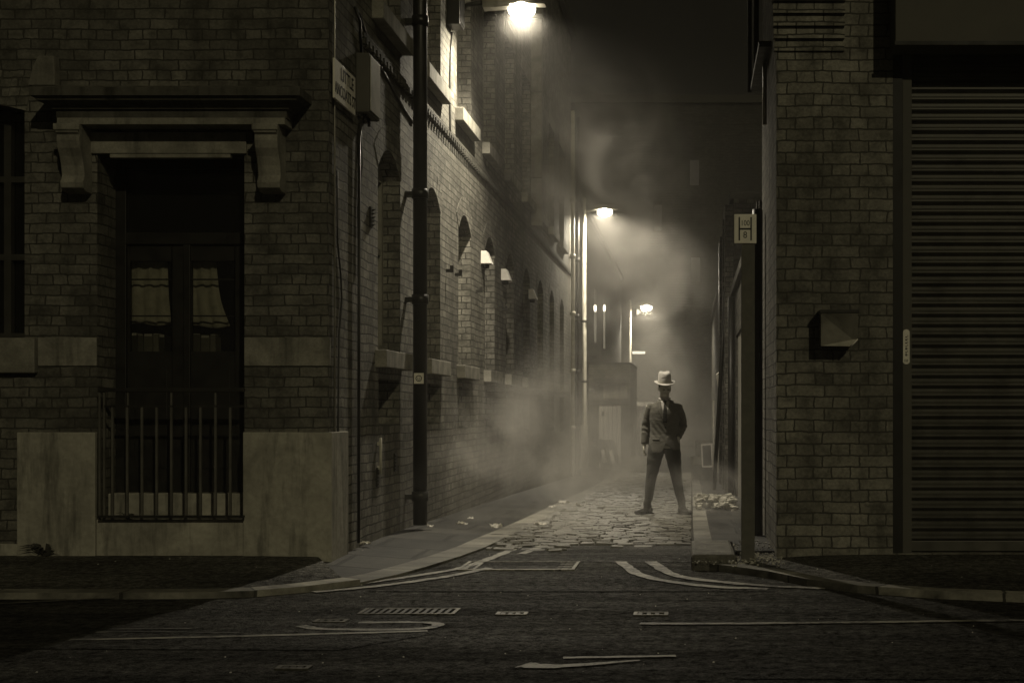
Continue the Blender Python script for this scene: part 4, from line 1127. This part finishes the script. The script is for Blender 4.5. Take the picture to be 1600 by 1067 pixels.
# crumpled paper scraps and rubble
def scrap(s, mat, seed):
    rn = random.Random(seed); mb = MB(); n = 5
    pts = {}
    for i in range(n + 1):
        for j in range(n + 1):
            pts[i, j] = ((i / n - .5) * s * rn.uniform(.8, 1.2), (j / n - .5) * s * .7 * rn.uniform(.8, 1.2), abs(rn.gauss(.25, .22)) * s * .5 + .004)
    for i in range(n):
        for j in range(n):
            if (i in (0, n - 1) and j in (0, n - 1)): continue
            mb.face([pts[i, j], pts[i + 1, j], pts[i + 1, j + 1], pts[i, j + 1]])
    return mb
def zpave(x, Y):
    return g(Y) + .085
spots = [(570, 852, .10, 'on the left pavement at the very corner of the left building'), (655, 815, .14, 'at the foot of the black drainpipe'), (672, 822, .09, 'just right of the black drainpipe foot'),
         (722, 818, .12, 'on the flagstones midway to the first smoke'), (775, 824, .15, 'near the left kerb where it straightens'), (735, 806, .08, 'against the left wall in the smoke'),
         (845, 806, .16, 'on the left side of the setts'), (880, 776, .20, 'far along the left pavement'), (862, 783, .12, 'beside the left kerb further back'), (905, 770, .14, 'farthest on the left kerb')]
for i, (x, y, s_, lab) in enumerate(spots):
    Y = (CH - .08) * F / (y - CY); Y = min(Y, 60); X = (x - CX) * Y / F
    zz = zpave(X, Y) if X < -1.75 else g(Y) + .01
    o = scrap(s_, None, i).build('paper_scrap', M['paper']); o.location = (X, Y, zz); o.rotation_euler.z = i
    tag(o, 'crumpled pale paper scrap ' + lab, 'litter')
mb = MB(); rn = random.Random(3)
def chunk(mb, c, s, rn):
    i0 = len(mb.v); v = []
    for sx in (-1, 1):
        for sy in (-1, 1):
            for sz in (0, 1): v.append((c[0] + sx * s * rn.uniform(.3, .7), c[1] + sy * s * rn.uniform(.3, .7), c[2] + sz * s * rn.uniform(.35, .8)))
    mb.v += v
    for q in ((0,1,3,2),(4,6,7,5),(0,4,5,1),(2,3,7,6),(0,2,6,4),(1,5,7,3)):
        mb.f.append([i0 + k for k in q]); mb.mi.append(0); mb.sm.append(False)
for k in range(420):
    a = rn.random() ** .7; X = .08 + .5 * rn.random(); Y = 17.8 + 2.6 * rn.gauss(.5, .25)
    if X > .64 or Y < 16.5: continue
    pile = max(0, .12 - abs(Y - 19.1) * .06) * rn.random()
    chunk(mb, (X, Y, g(Y) + .105 + pile), rn.uniform(.02, .075), rn)
o = mb.build('litter', simple('torn_paper', .42, .8, scale=30, var=.6)); tag(o, 'heap of pale torn paper and rubble on the right pavement behind the post', kind='stuff')
mb = MB()
for k in range(700):
    X = rn.uniform(.0, .75); Y = rn.uniform(11.0, 12.6) if k % 2 else rn.gauss(11.45, .12)
    if k % 2 and not (.3 < X < .75): continue
    z = .06 + max(0, (Y - 11)) * .06
    if X < .37 and Y > 11.3: continue
    if X > .36 and 11.74 < Y < 12.7: z = .118
    chunk(mb, (X, Y, min(z, .118)), rn.uniform(.004, .016), rn)
o = mb.build('gravel', simple('grit_stone', .35, .5, scale=40, var=.6)); tag(o, 'sparkling grit and broken glass around the foot of the sign post', kind='stuff')
mb = MB()
for k in range(150):
    X = rn.uniform(-6, 3); Y = rn.uniform(6.5, 12.5)
    z = .0 if Y < 9.4 else .055 + max(0, Y - 9.7) * .03
    if Y > 9.2 and -2.6 < X < .9: z = .003
    elif Y > 9.2 and Y < 9.9: continue
    chunk(mb, (X, Y, z), rn.uniform(.002, .008), rn)
o = mb.build('grit', M['paper']); tag(o, 'tiny specks, pale to imitate sparkle, scattered over the road and pavements', kind='stuff')  # white colour of the specks imitates the sparkle of the asphalt

# ------------------------------------------------------------------ the man
man = empty('person', (FX(1038, 18.2), 18.2, g(18.2) + .026)); 
tag(man, 'man in dark suit and pale fedora standing legs apart, one hand in his pocket', 'person')
V = Vector
def remesh(mb, voxel, smooth=4, name='body', disp=None):
    me = mb.mesh('tmp', [], weld=False) if False else None
    me = bpy.data.meshes.new('tmp'); me.from_pydata(mb.v, [], mb.f); me.update()
    bm = bmesh.new(); bm.from_mesh(me); bmesh.ops.recalc_face_normals(bm, faces=bm.faces); bm.to_mesh(me); bm.free()
    o = bpy.data.objects.new('tmp', me); COL.objects.link(o)
    r = o.modifiers.new('r', 'REMESH'); r.mode = 'VOXEL'; r.voxel_size = voxel
    s_ = o.modifiers.new('s', 'SMOOTH'); s_.iterations = smooth; s_.factor = .5
    dg = bpy.context.evaluated_depsgraph_get(); dg.update()
    out = bpy.data.meshes.new_from_object(o.evaluated_get(dg)); out.name = name
    bpy.data.objects.remove(o); bpy.data.meshes.remove(me)
    if disp:
        for v in out.vertices: v.co = disp(v.co.copy(), v.normal)
    for p in out.polygons: p.use_smooth = True
    return out
def mobj(me, name, mat, parent):
    me.materials.clear(); me.materials.append(mat)
    o = bpy.data.objects.new(name, me); COL.objects.link(o); o.parent = parent; return o
skin = simple('skin', .48, .55, w=.9, var=.1)
def cloth(name, v, w=1.0):
    m, t, b = nt(name); tc = N(t, 'ShaderNodeTexCoord')
    n1 = noise(t, tc.outputs['Object'], 5, 4, .5, .6); n2 = noise(t, tc.outputs['Object'], 180, 2, .6)
    r1 = ramp(t, n2.outputs[0], [(.3, tint(v * .7, w)), (.7, tint(v * 1.4, w))]); L(t, r1.outputs[0], b.inputs['Base Color'])
    mp = N(t, 'ShaderNodeMapping'); L(t, tc.outputs['Object'], mp.inputs[0]); mp.inputs['Scale'].default_value = (6, 6, 16)
    n3 = noise(t, mp.outputs[0], 1.0, 3, .5, 1.2)
    nn = bump(t, b, n3.outputs[0], .4, .02); bump(t, b, n1.outputs[0], .5, .02, nn); setb(b, .85, .2); b.inputs['Sheen Weight'].default_value = .15
    return m
suit = cloth('suit_cloth', .11); trou = cloth('trouser_cloth', .045); shirtm = cloth('shirt_cloth', .36, .6); tiem = cloth('tie_cloth', .022); hatm = cloth('hat_felt', .46, .5)
# skeleton points
HL, KL, AL = V((-.095, 0, .90)), V((-.165, -.03, .50)), V((-.225, .01, .10))
HR, KR, AR = V((.095, 0, .90)), V((.155, -.03, .50)), V((.235, .03, .10))
SL, EL, WL = V((-.190, .01, 1.405)), V((-.238, .04, 1.15)), V((-.262, -.02, .895))
SR, ER, WR = V((.190, .01, 1.405)), V((.243, .08, 1.15)), V((.172, -.045, .985))
def torso_rings(mb, extra, z0):
    data = [(.80, .200, .146), (.86, .197, .141), (.95, .188, .130), (1.04, .172, .115), (1.12, .172, .113), (1.22, .186, .120), (1.32, .196, .124), (1.39, .182, .112), (1.44, .128, .083), (1.49, .075, .065)]
    pts = [(0, 0.005 if z < 1.3 else .012, z) for z, a, b_ in data if z >= z0]; rr = [(b_ + extra, a + extra) for z, a, b_ in data if z >= z0]
    mb.tube(pts, rr, 28, up=(0, 1, 0))
# body (one continuous surface)
b = MB(); torso_rings(b, -.014, .85)
b.tube([V((0, 0, .96)), V((0, 0, .86))], [(.09, .15), (.06, .11)], 20, up=(0, 1, 0))
for h, k, a in ((HL, KL, AL), (HR, KR, AR)):
    b.tube([h, h.lerp(k, .5), k, k.lerp(a, .35), a, a + V((0, 0, -.04))], [.085, .075, .056, .056, .038, .038], 14)
for s_, e_, w_ in ((SL, EL, WL), (SR, ER, WR)):
    b.tube([s_ + V((0, 0, .0)), s_.lerp(e_, .5), e_, e_.lerp(w_, .3), w_], [.052, .045, .038, .038, .026], 12)
b.tube([V((0, .012, 1.44)), V((.003, -.005, 1.58))], [.062, .056], 16)
# head, turned and tipped a little towards viewer's right
hm = Matrix.Translation(V((.008, -.025, 1.635))) @ Matrix.Rotation(radians(16), 4, 'Z') @ Matrix.Rotation(radians(10), 4, 'X')
def hp(x, y, z): return tuple(hm @ V((x, y, z)))
hd_ = MB(); hd_.ellipsoid((0, .005, .015), .074, .094, .105, 24, 16); hd_.ellipsoid((0, -.025, -.055), .052, .060, .058, 18, 12)
hd_.ellipsoid((0, -.068, -.088), .024, .022, .020); hd_.ellipsoid((0, -.085, .018), .045, .014, .012)     # chin, brow
hd_.tube([(0, -.088, .014), (0, -.106, -.02), (0, -.112, -.030)], [.009, .013, .014], 8); hd_.ellipsoid((0, -.092, -.062), .022, .010, .005); hd_.ellipsoid((0, -.090, -.070), .020, .010, .006)
for sx in (-1, 1):
    hd_.ellipsoid((sx * .076, .01, -.01), .010, .020, .032, 10, 8); hd_.ellipsoid((sx * .042, -.062, -.022), .022, .022, .020, 10, 8)
b.v, nb = b.v, len(b.v)
for p in hd_.v: b.v.append(hp(*p))
for f_ in hd_.f: b.f.append([i + nb for i in f_]); b.mi.append(0); b.sm.append(True)
# relaxed left-hand side hand hanging by the thigh
def hand(mb, w_, dirv, palm_n, thumb_dir, curl=.5, s=1.0):
    d = V(dirv).normalized(); n_ = V(palm_n).normalized(); side = d.cross(n_).normalized()
    if side.dot(V(thumb_dir)) < 0: side = -side
    pc = w_ + d * .05 * s
    mb.tube([w_ - d * .02, w_ + d * .02 * s, w_ + d * .055 * s, w_ + d * .09 * s], [(.018, .026), (.017, .034), (.015, .040), (.012, .038)], 12, up=n_)
    for k, (l, o_) in enumerate(((.070, .028), (.078, .010), (.072, -.009), (.056, -.027))):
        base = w_ + d * (.085 - abs(k - 1) * .004) * s + side * o_ * s
        a1 = d; pts = [base - d * .02]; p = base.copy(); ang = .25 + k * .06
        for seg in (.46, .30, .24):
            dd = (d * cos(ang) + n_ * sin(ang)).normalized(); pts.append(p.copy()); p = p + dd * l * seg * s; ang += curl * 1.1
        pts.append(p)
        mb.tube(pts, [.0085, .0088, .0082, .0075, .0062], 8)
    tb = w_ + d * .025 * s + side * .026 * s
    mb.tube([tb - side * .015, tb + side * .014 + d * .018 + n_ * .008, tb + side * .022 + d * .045 + n_ * .018, tb + side * .018 + d * .068 + n_ * .028], [.013, .0115, .010, .008], 8)
hand(b, WL, (-.05, -.18, -1), (.95, -.25, .05), (0, -1, 0), .55)
hand(b, WR, (-.35, -.1, -1), (-.2, .95, 0), (-1, 0, 0), .3)
body = mobj(remesh(b, .0052, 2, 'body'), 'body', skin, man)
# face details in shadow
for sx in (-1, 1):
    fe = MB()
    for q in ([(sx * .045, -.083, .000), (sx * .018, -.094, .000), (sx * .018, -.094, -.008), (sx * .045, -.083, -.008)],):
        fe.prism([(p[0], p[2]) for p in q], lambda p, q_, t: hp(p, -.086 + (abs(p) - .018) * .4 + t, q_), -.004, .006)
    fe.build('eye', M['frame_dark'], man)
hr = MB(); hr.ellipsoid((0, .02, .02), .080, .090, .085, 20, 12)
hair = MB(); 
for p in hr.v: hair.v.append(hp(p[0], max(p[1], -.03), max(p[2], -.045)))
hair.f = hr.f; hair.mi = hr.mi; hair.sm = hr.sm; hair.build('hair', M['black'], man)
# trousers
t_ = MB(); t_.tube([V((0, 0, 1.02)), V((0, 0, .92)), V((0, 0, .84))], [(.105, .150), (.115, .168), (.10, .150)], 24, up=(0, 1, 0))
for h, k, a in ((HL, KL, AL), (HR, KR, AR)):
    dn = (a - k).normalized()
    t_.tube([h + V((0, 0, .02)), h.lerp(k, .3), h.lerp(k, .65), k, k.lerp(a, .5), a + V((0, -.004, -.01)), a + V((0, -.006, -.05))], [(.105, .105), (.104, .106), (.092, .090), (.078, .074), (.068, .060), (.060, .050), (.064, .052)], 18, up=(0, 1, 0))
def fold_t(co, n_):
    a = .0035 * sin(co.z * 34 + co.x * 20 + 3 * sin(co.z * 9)) * (1.3 if co.z < .3 else .7) + .004 * sin(co.z * 62 + co.x * 30 + co.y * 25) * max(0, 1 - abs(co.z - .14) * 8)
    return co + n_ * a
mobj(remesh(t_, .009, 4, 'trousers', fold_t), 'trousers', trou, man)
# jacket
j = MB(); torso_rings(j, .012, .80)
j.tube([V((0, .005, .86)), V((0, .005, .80))], [(.150, .208), (.156, .214)], 24, up=(0, 1, 0))
for s_, e_, w_, fl in ((SL, EL, WL, 0), (SR, ER, WR, 1)):
    j.tube([s_ + V((-.04 * (1 if s_.x > 0 else -1), 0, -.03)), s_ + V((0, 0, -.035)), s_.lerp(e_, .5), e_, e_.lerp(w_, .45), e_.lerp(w_, .93)], [.055, .062, .062, .057, .052, .045], 16)
for sx in (-1, 1): j.ellipsoid((sx * .150, .01, 1.398), .092, .062, .046, 16, 10)
jm0 = remesh(j, .0085, 4, 'jacket')
def fold_j(co, n_):
    a = 0.0
    if abs(co.x) > .19 and co.z < 1.42: a += .0035 * sin(co.z * 52 + co.y * 60 + co.x * 45 + 2 * sin(co.z * 17)) * (1.4 if abs(co.z - 1.15) < .1 else .5)     # sleeve creases
    else:
        a += .004 * sin((co.z - abs(co.x - .02) * 1.1) * 60 + co.x * 16) * max(0, 1 - abs(co.z - 1.09) * 6) + .003 * sin(co.x * 40 + co.z * 8) * max(0, 1 - (co.z - .8) * 4)
    return co + n_ * a
for v in jm0.vertices: v.co = fold_j(v.co.copy(), v.normal)
# cut the hem and the cutaway below the button
bm = bmesh.new(); bm.from_mesh(jm0)
def gone(c):
    if abs(c.x) > .215: return c.z < .80
    if c.y > .02: return c.z < .825
    cx = .022                                  # line of the front opening
    hem = .83 if c.x < cx else .90 - .2 * (c.x - cx) * 0
    if c.x < cx: hem = .80 + .11 * max(0, (c.x + .07) / .092) ** 2.2
    else: hem = .93 - .09 * min(1, (c.x - cx) / .10) ** .7
    return c.z < hem
bmesh.ops.delete(bm, geom=[f_ for f_ in bm.faces if gone(f_.calc_center_median()) and not (f_.calc_center_median() - EL.lerp(WL, .6)).length < .17 and not (f_.calc_center_median() - ER.lerp(WR, .7)).length < .12], context='FACES')
bm.to_mesh(jm0); bm.free()
jk = mobj(jm0, 'jacket', suit, man)
sol = jk.modifiers.new('s', 'SOLIDIFY'); sol.thickness = .006; sol.offset = -1
bv = BVHTree.FromPolygons([v.co.copy() for v in jm0.vertices], [tuple(p.vertices) for p in jm0.polygons])
def patch(name, rows, mat, out, parent, th=.004, nc=8):
    """rows: (z, xL, xR) projected on the jacket front"""
    mb = MB(); G_ = []
    for z, a, c_ in rows:
        r_ = []
        for q in range(nc + 1):
            x = a + (c_ - a) * q / nc
            h = bv.ray_cast(V((x, -1, z)), V((0, 1, 0)))
            y = h[0].y if h[0] else -.1
            r_.append((x, y - out, z))
        G_.append(r_)
    for i in range(len(G_) - 1):
        for q in range(nc): mb.face([G_[i][q], G_[i][q + 1], G_[i + 1][q + 1], G_[i + 1][q]], smooth=True)
    o = mb.build(name, mat, parent); s2 = o.modifiers.new('s', 'SOLIDIFY'); s2.thickness = th; s2.offset = 0
    return o
def lin(a, b_, n): return [a + (b_ - a) * i / (n - 1) for i in range(n)]
zb = 1.20; zt = 1.475; nn = 12; cxv = .012
patch('shirt', [(z, cxv - .058 * ((z - zb) / (zt - zb)) ** .8 - .002, cxv + .058 * ((z - zb) / (zt - zb)) ** .8 + .002) for z in lin(zb, zt, nn)], shirtm, .004, man)
patch('tie', [(z, cxv - w_, cxv + w_) for z, w_ in zip(lin(zb - .01, 1.475, nn), [.026, .027, .027, .026, .025, .024, .022, .020, .018, .015, .014, .020])], tiem, .011, man, .006)
for sg in (-1, 1):
    rows = []
    for z in lin(zb - .03, zt, nn):
        f_ = max(0, (z - zb) / (zt - zb)); inner = cxv + sg * (.058 * f_ ** .8); wd = .012 + .050 * min(1, f_ * 1.6) * (1 if f_ < .62 else (.55 if f_ < .72 else .9 - .35 * (f_ - .72)))
        a, c_ = inner, inner + sg * wd
        rows.append((z, min(a, c_), max(a, c_)))
    patch('lapel', rows, suit, .009, jk, .005)
patch('pocket_flap', [(z, -.150, -.065) for z in lin(.965, .985, 3)], suit, .005, jk, .005)
patch('breast_pocket', [(z, .075, .135) for z in lin(1.31, 1.325, 2)], suit, .004, jk, .004)
bt = MB()
h = bv.ray_cast(V((.02, -1, 1.13)), V((0, 1, 0))); bt.ellipsoid((.02, h[0].y - .003, 1.13), .011, .004, .011, 10, 6); bt.build('button', M['black'], jk)
# collar
cl = MB()
for sg in (-1, 1):
    cl.prism([(0, 1.468), (.018, 1.452), (.045, 1.475), (.052, 1.522), (.034, 1.532), (.008, 1.495)], lambda p, q, t: (cxv - .006 + sg * p, -.066 - (1.53 - q) * .15 + p * .55 + t, q), 0, -.006)
cl.tube([(.064 * cos(a) + .002, .008 + .062 * sin(a), 1.505 + .012 * sin(a)) for a in [2 * pi * k / 18 for k in range(19)]], [(.007, .024)] * 19, 6, up=(0, 0, 1))
cl.build('shirt_collar', shirtm, man)
# hat
hx = Matrix.Translation(V((.004, -.018, 1.712))) @ Matrix.Rotation(radians(10), 4, 'Z') @ Matrix.Rotation(radians(9), 4, 'X') @ Matrix.Rotation(radians(-2), 4, 'Y')
def ring(rx, ry, z, n=40, fn=None):
    out = []
    for k in range(n):
        a = 2 * pi * k / n; x, y = rx * cos(a), ry * sin(a); zz = z + (fn(a, x, y) if fn else 0); out.append(tuple(hx @ V((x, y, zz))))
    return out
def hbrim(a, x, y): return .018 * cos(a) ** 2 - .014 * max(0, -sin(a)) + .012 * max(0, sin(a))
rings_ = [ring(.083, .100, -.012), ring(.108, .128, -.012, fn=lambda a, x, y: hbrim(a, x, y) * .5), ring(.134, .156, -.008, fn=hbrim), ring(.136, .158, -.003, fn=hbrim), ring(.108, .128, -.004, fn=lambda a, x, y: hbrim(a, x, y) * .5), ring(.088, .106, .000)]
def crown(a, x, y): return -.012 * math.exp(-(x / .030) ** 2) + (.006 if y > 0 else 0)
for q, (rx, ry, z) in enumerate(((.087, .105, .03), (.085, .102, .065), (.081, .097, .10), (.074, .090, .125), (.062, .078, .138))):
    def fn(a, x, y, q=q): return (crown(a, x, y) * (q / 4) ** 2) - 0
    rg = []
    for k in range(40):
        a = 2 * pi * k / 40; pin = 1 - .08 * (q / 4) * math.exp(-((a - (1.5 * pi - .75)) / .35) ** 2) - .08 * (q / 4) * math.exp(-((a - (1.5 * pi + .75)) / .35) ** 2)
        x, y = rx * cos(a) * pin, ry * sin(a) * pin
        rg.append(tuple(hx @ V((x, y, z + fn(a, x, y)))))
    rings_.append(rg)
top_ = []
for k in range(40):
    a = 2 * pi * k / 40; x, y = .03 * cos(a), .045 * sin(a); top_.append(tuple(hx @ V((x, y, .136 - .016 * math.exp(-(x / .030) ** 2)))))
rings_.append(top_)
hb_ = MB()
for r0, r1 in zip(rings_[:-1], rings_[1:]):
    for k in range(40):
        k2 = (k + 1) % 40; hb_.face([r0[k], r0[k2], r1[k2], r1[k]], smooth=True)
hb_.face(rings_[-1], smooth=True)
ho = hb_.build('hat', hatm, man)
bd_ = MB(); r0 = ring(.0895, .1075, .002); r1 = ring(.0885, .1065, .028)
for k in range(40):
    k2 = (k + 1) % 40; bd_.face([r0[k], r0[k2], r1[k2], r1[k]], smooth=True)
bd_.build('hat_band', cloth('hat_ribbon', .38), ho)
# shoes
shm = simple('shoe_leather', .02, .22, 0, .6, bs=.05)
for a, rz_ in ((AL, -50), (AR, 35)):
    e_ = MB(); mm = Matrix.Translation(V((a.x, a.y, 0))) @ Matrix.Rotation(radians(rz_), 4, 'Z')
    s_ = MB(); s_.tube([V((0, .075, .045)), V((0, .03, .052)), V((0, -.05, .045)), V((0, -.12, .034)), V((0, -.185, .030)), V((0, -.205, .028))], [(.032, .030), (.044, .034), (.038, .040), (.030, .045), (.022, .034), (.010, .015)], 16, up=(0, 0, 1))
    s_.tube([V((0, .025, .05)), V((0, .025, .12))], [.042, .040], 14); s_.box(-.036, .036, -.17, .095, 0.0, .018)
    sm_ = MB(); sm_.v = [tuple(mm @ V(p)) for p in s_.v]; sm_.f = s_.f; sm_.mi = s_.mi; sm_.sm = s_.sm
    mobj(remesh(sm_, .005, 3, 'shoe'), 'shoe', shm, man)

# ------------------------------------------------------------------ haze and smoke
m = bpy.data.materials.new('haze'); m.use_nodes = True; t = m.node_tree; t.nodes.clear()
o_ = N(t, 'ShaderNodeOutputMaterial'); pv = N(t, 'ShaderNodeVolumePrincipled'); pv.inputs['Density'].default_value = HAZE_D; pv.inputs['Color'].default_value = (.93, .90, .85, 1); pv.inputs['Anisotropy'].default_value = .35
L(t, pv.outputs[0], o_.inputs['Volume'])
mb = MB(); mb.box(-40, 40, -12, 95, -1.7, 20); hz = mb.build('haze', m); tag(hz, 'thin night haze filling the street and alley', kind='stuff')

def smoke_mat(name, dens, scale, thr, seed, aniso=.3, col=(.95, .92, .87)):
    m = bpy.data.materials.new(name); m.use_nodes = True; t = m.node_tree; t.nodes.clear()
    o_ = N(t, 'ShaderNodeOutputMaterial'); pv = N(t, 'ShaderNodeVolumePrincipled'); pv.inputs['Color'].default_value = (*col, 1); pv.inputs['Anisotropy'].default_value = aniso
    tc = N(t, 'ShaderNodeTexCoord'); mp = N(t, 'ShaderNodeMapping'); L(t, tc.outputs['Object'], mp.inputs[0]); mp.inputs['Location'].default_value = (seed, seed * 1.7, seed * .6); mp.inputs['Scale'].default_value = scale
    n1 = noise(t, mp.outputs[0], 1.0, 6, .60, .9)
    ln = N(t, 'ShaderNodeVectorMath', operation='LENGTH'); L(t, tc.outputs['Object'], ln.inputs[0])
    fall = ramp(t, ln.outputs['Value'], [(.35, 1.0), (.98, 0.0)], 'EASE')
    r = ramp(t, n1.outputs[0], [(thr, 0.0), (thr + .17, 1.0)])
    d = math_(t, 'MULTIPLY', math_(t, 'MULTIPLY', r.outputs[0], fall.outputs[0]), dens)
    L(t, d, pv.inputs['Density']); L(t, pv.outputs[0], o_.inputs['Volume'])
    return m
def smoke(loc, size, dens, thr, nscale, seed, label):
    mb = MB(); mb.ellipsoid((0, 0, 0), 1, 1, 1, 20, 12)
    sc_ = (size[0] * nscale, size[1] * nscale, size[2] * nscale)
    o = mb.build('smoke', smoke_mat('smoke', dens, sc_, thr, seed)); o.location = loc; o.scale = size
    tag(o, label, kind='stuff'); return o
for args in SMOKES: smoke(*args)

# ------------------------------------------------------------------ settle empties at the base of their things
for o in list(bpy.data.objects):
    if o.type == 'EMPTY' and o.parent is None and o.location.length < 1e-6:
        ch = children(o); pts = []
        for c in ch:
            if c.type == 'MESH': pts += [c.location + V(q) for q in c.bound_box]
        if pts:
            lo = V((min(p.x for p in pts), min(p.y for p in pts), max(min(p.z for p in pts), -.7))); hi = V((max(p.x for p in pts), max(p.y for p in pts), 0))
            base = V(((lo.x + hi.x) / 2, (lo.y + hi.y) / 2, min(0, lo.z)))
            o.location = base
            for c in ch: c.location = c.location - base

# ------------------------------------------------------------------ world, sun standing in for unseen main-road lamps, camera
wd = bpy.data.worlds.new('World'); S.world = wd; wd.use_nodes = True; t = wd.node_tree; t.nodes.clear()
o_ = N(t, 'ShaderNodeOutputWorld'); bg = N(t, 'ShaderNodeBackground'); sk = N(t, 'ShaderNodeTexSky', sky_type='NISHITA'); sk.sun_disc = False
sun_dir = V((.43, -1.0, .56)).normalized()        # towards the light
sk.sun_elevation = math.asin(sun_dir.z); sk.sun_rotation = math.atan2(sun_dir.x, sun_dir.y)
bw = N(t, 'ShaderNodeRGBToBW'); L(t, sk.outputs[0], bw.inputs[0])
mx = N(t, 'ShaderNodeMix', data_type='RGBA', blend_type='MULTIPLY'); mx.inputs[0].default_value = 1; L(t, bw.outputs[0], mx.inputs[6]); mx.inputs[7].default_value = (1.0, .90, .62, 1)
L(t, mx.outputs[2], bg.inputs[0]); bg.inputs[1].default_value = SKY_S; L(t, bg.outputs[0], o_.inputs[0])
sl = bpy.data.lights.new('sun', 'SUN'); sl.energy = SUN_E; sl.angle = radians(.9); sl.color = (1.0, .895, .56)
so = bpy.data.objects.new('sun', sl); COL.objects.link(so); so.location = (5, -10, 12); so.rotation_euler = sun_dir.to_track_quat('Z', 'Y').to_euler()
cam = bpy.data.cameras.new('camera'); co = bpy.data.objects.new('camera', cam); COL.objects.link(co); S.camera = co
co.location = (0, 0, CH); co.rotation_euler = (radians(90), 0, 0); cam.sensor_width = 36; cam.lens = F / 1600 * 36
cam.shift_x = -280 / 1600; cam.shift_y = 106.5 / 1600; cam.clip_end = 500; cam.clip_start = .05
S.render.engine = 'CYCLES'
S.view_settings.view_transform = 'Standard'; S.view_settings.look = 'None'; S.view_settings.exposure = 0; S.view_settings.gamma = 1
c = S.cycles; c.use_denoising = True; c.volume_step_rate = 3.0; c.volume_max_steps = 128; c.volume_bounces = 1; c.max_bounces = 5; c.diffuse_bounces = 2; c.glossy_bounces = 2; c.transparent_max_bounces = 12
c.use_adaptive_sampling = True; c.adaptive_threshold = .01
c.sample_clamp_indirect = 3
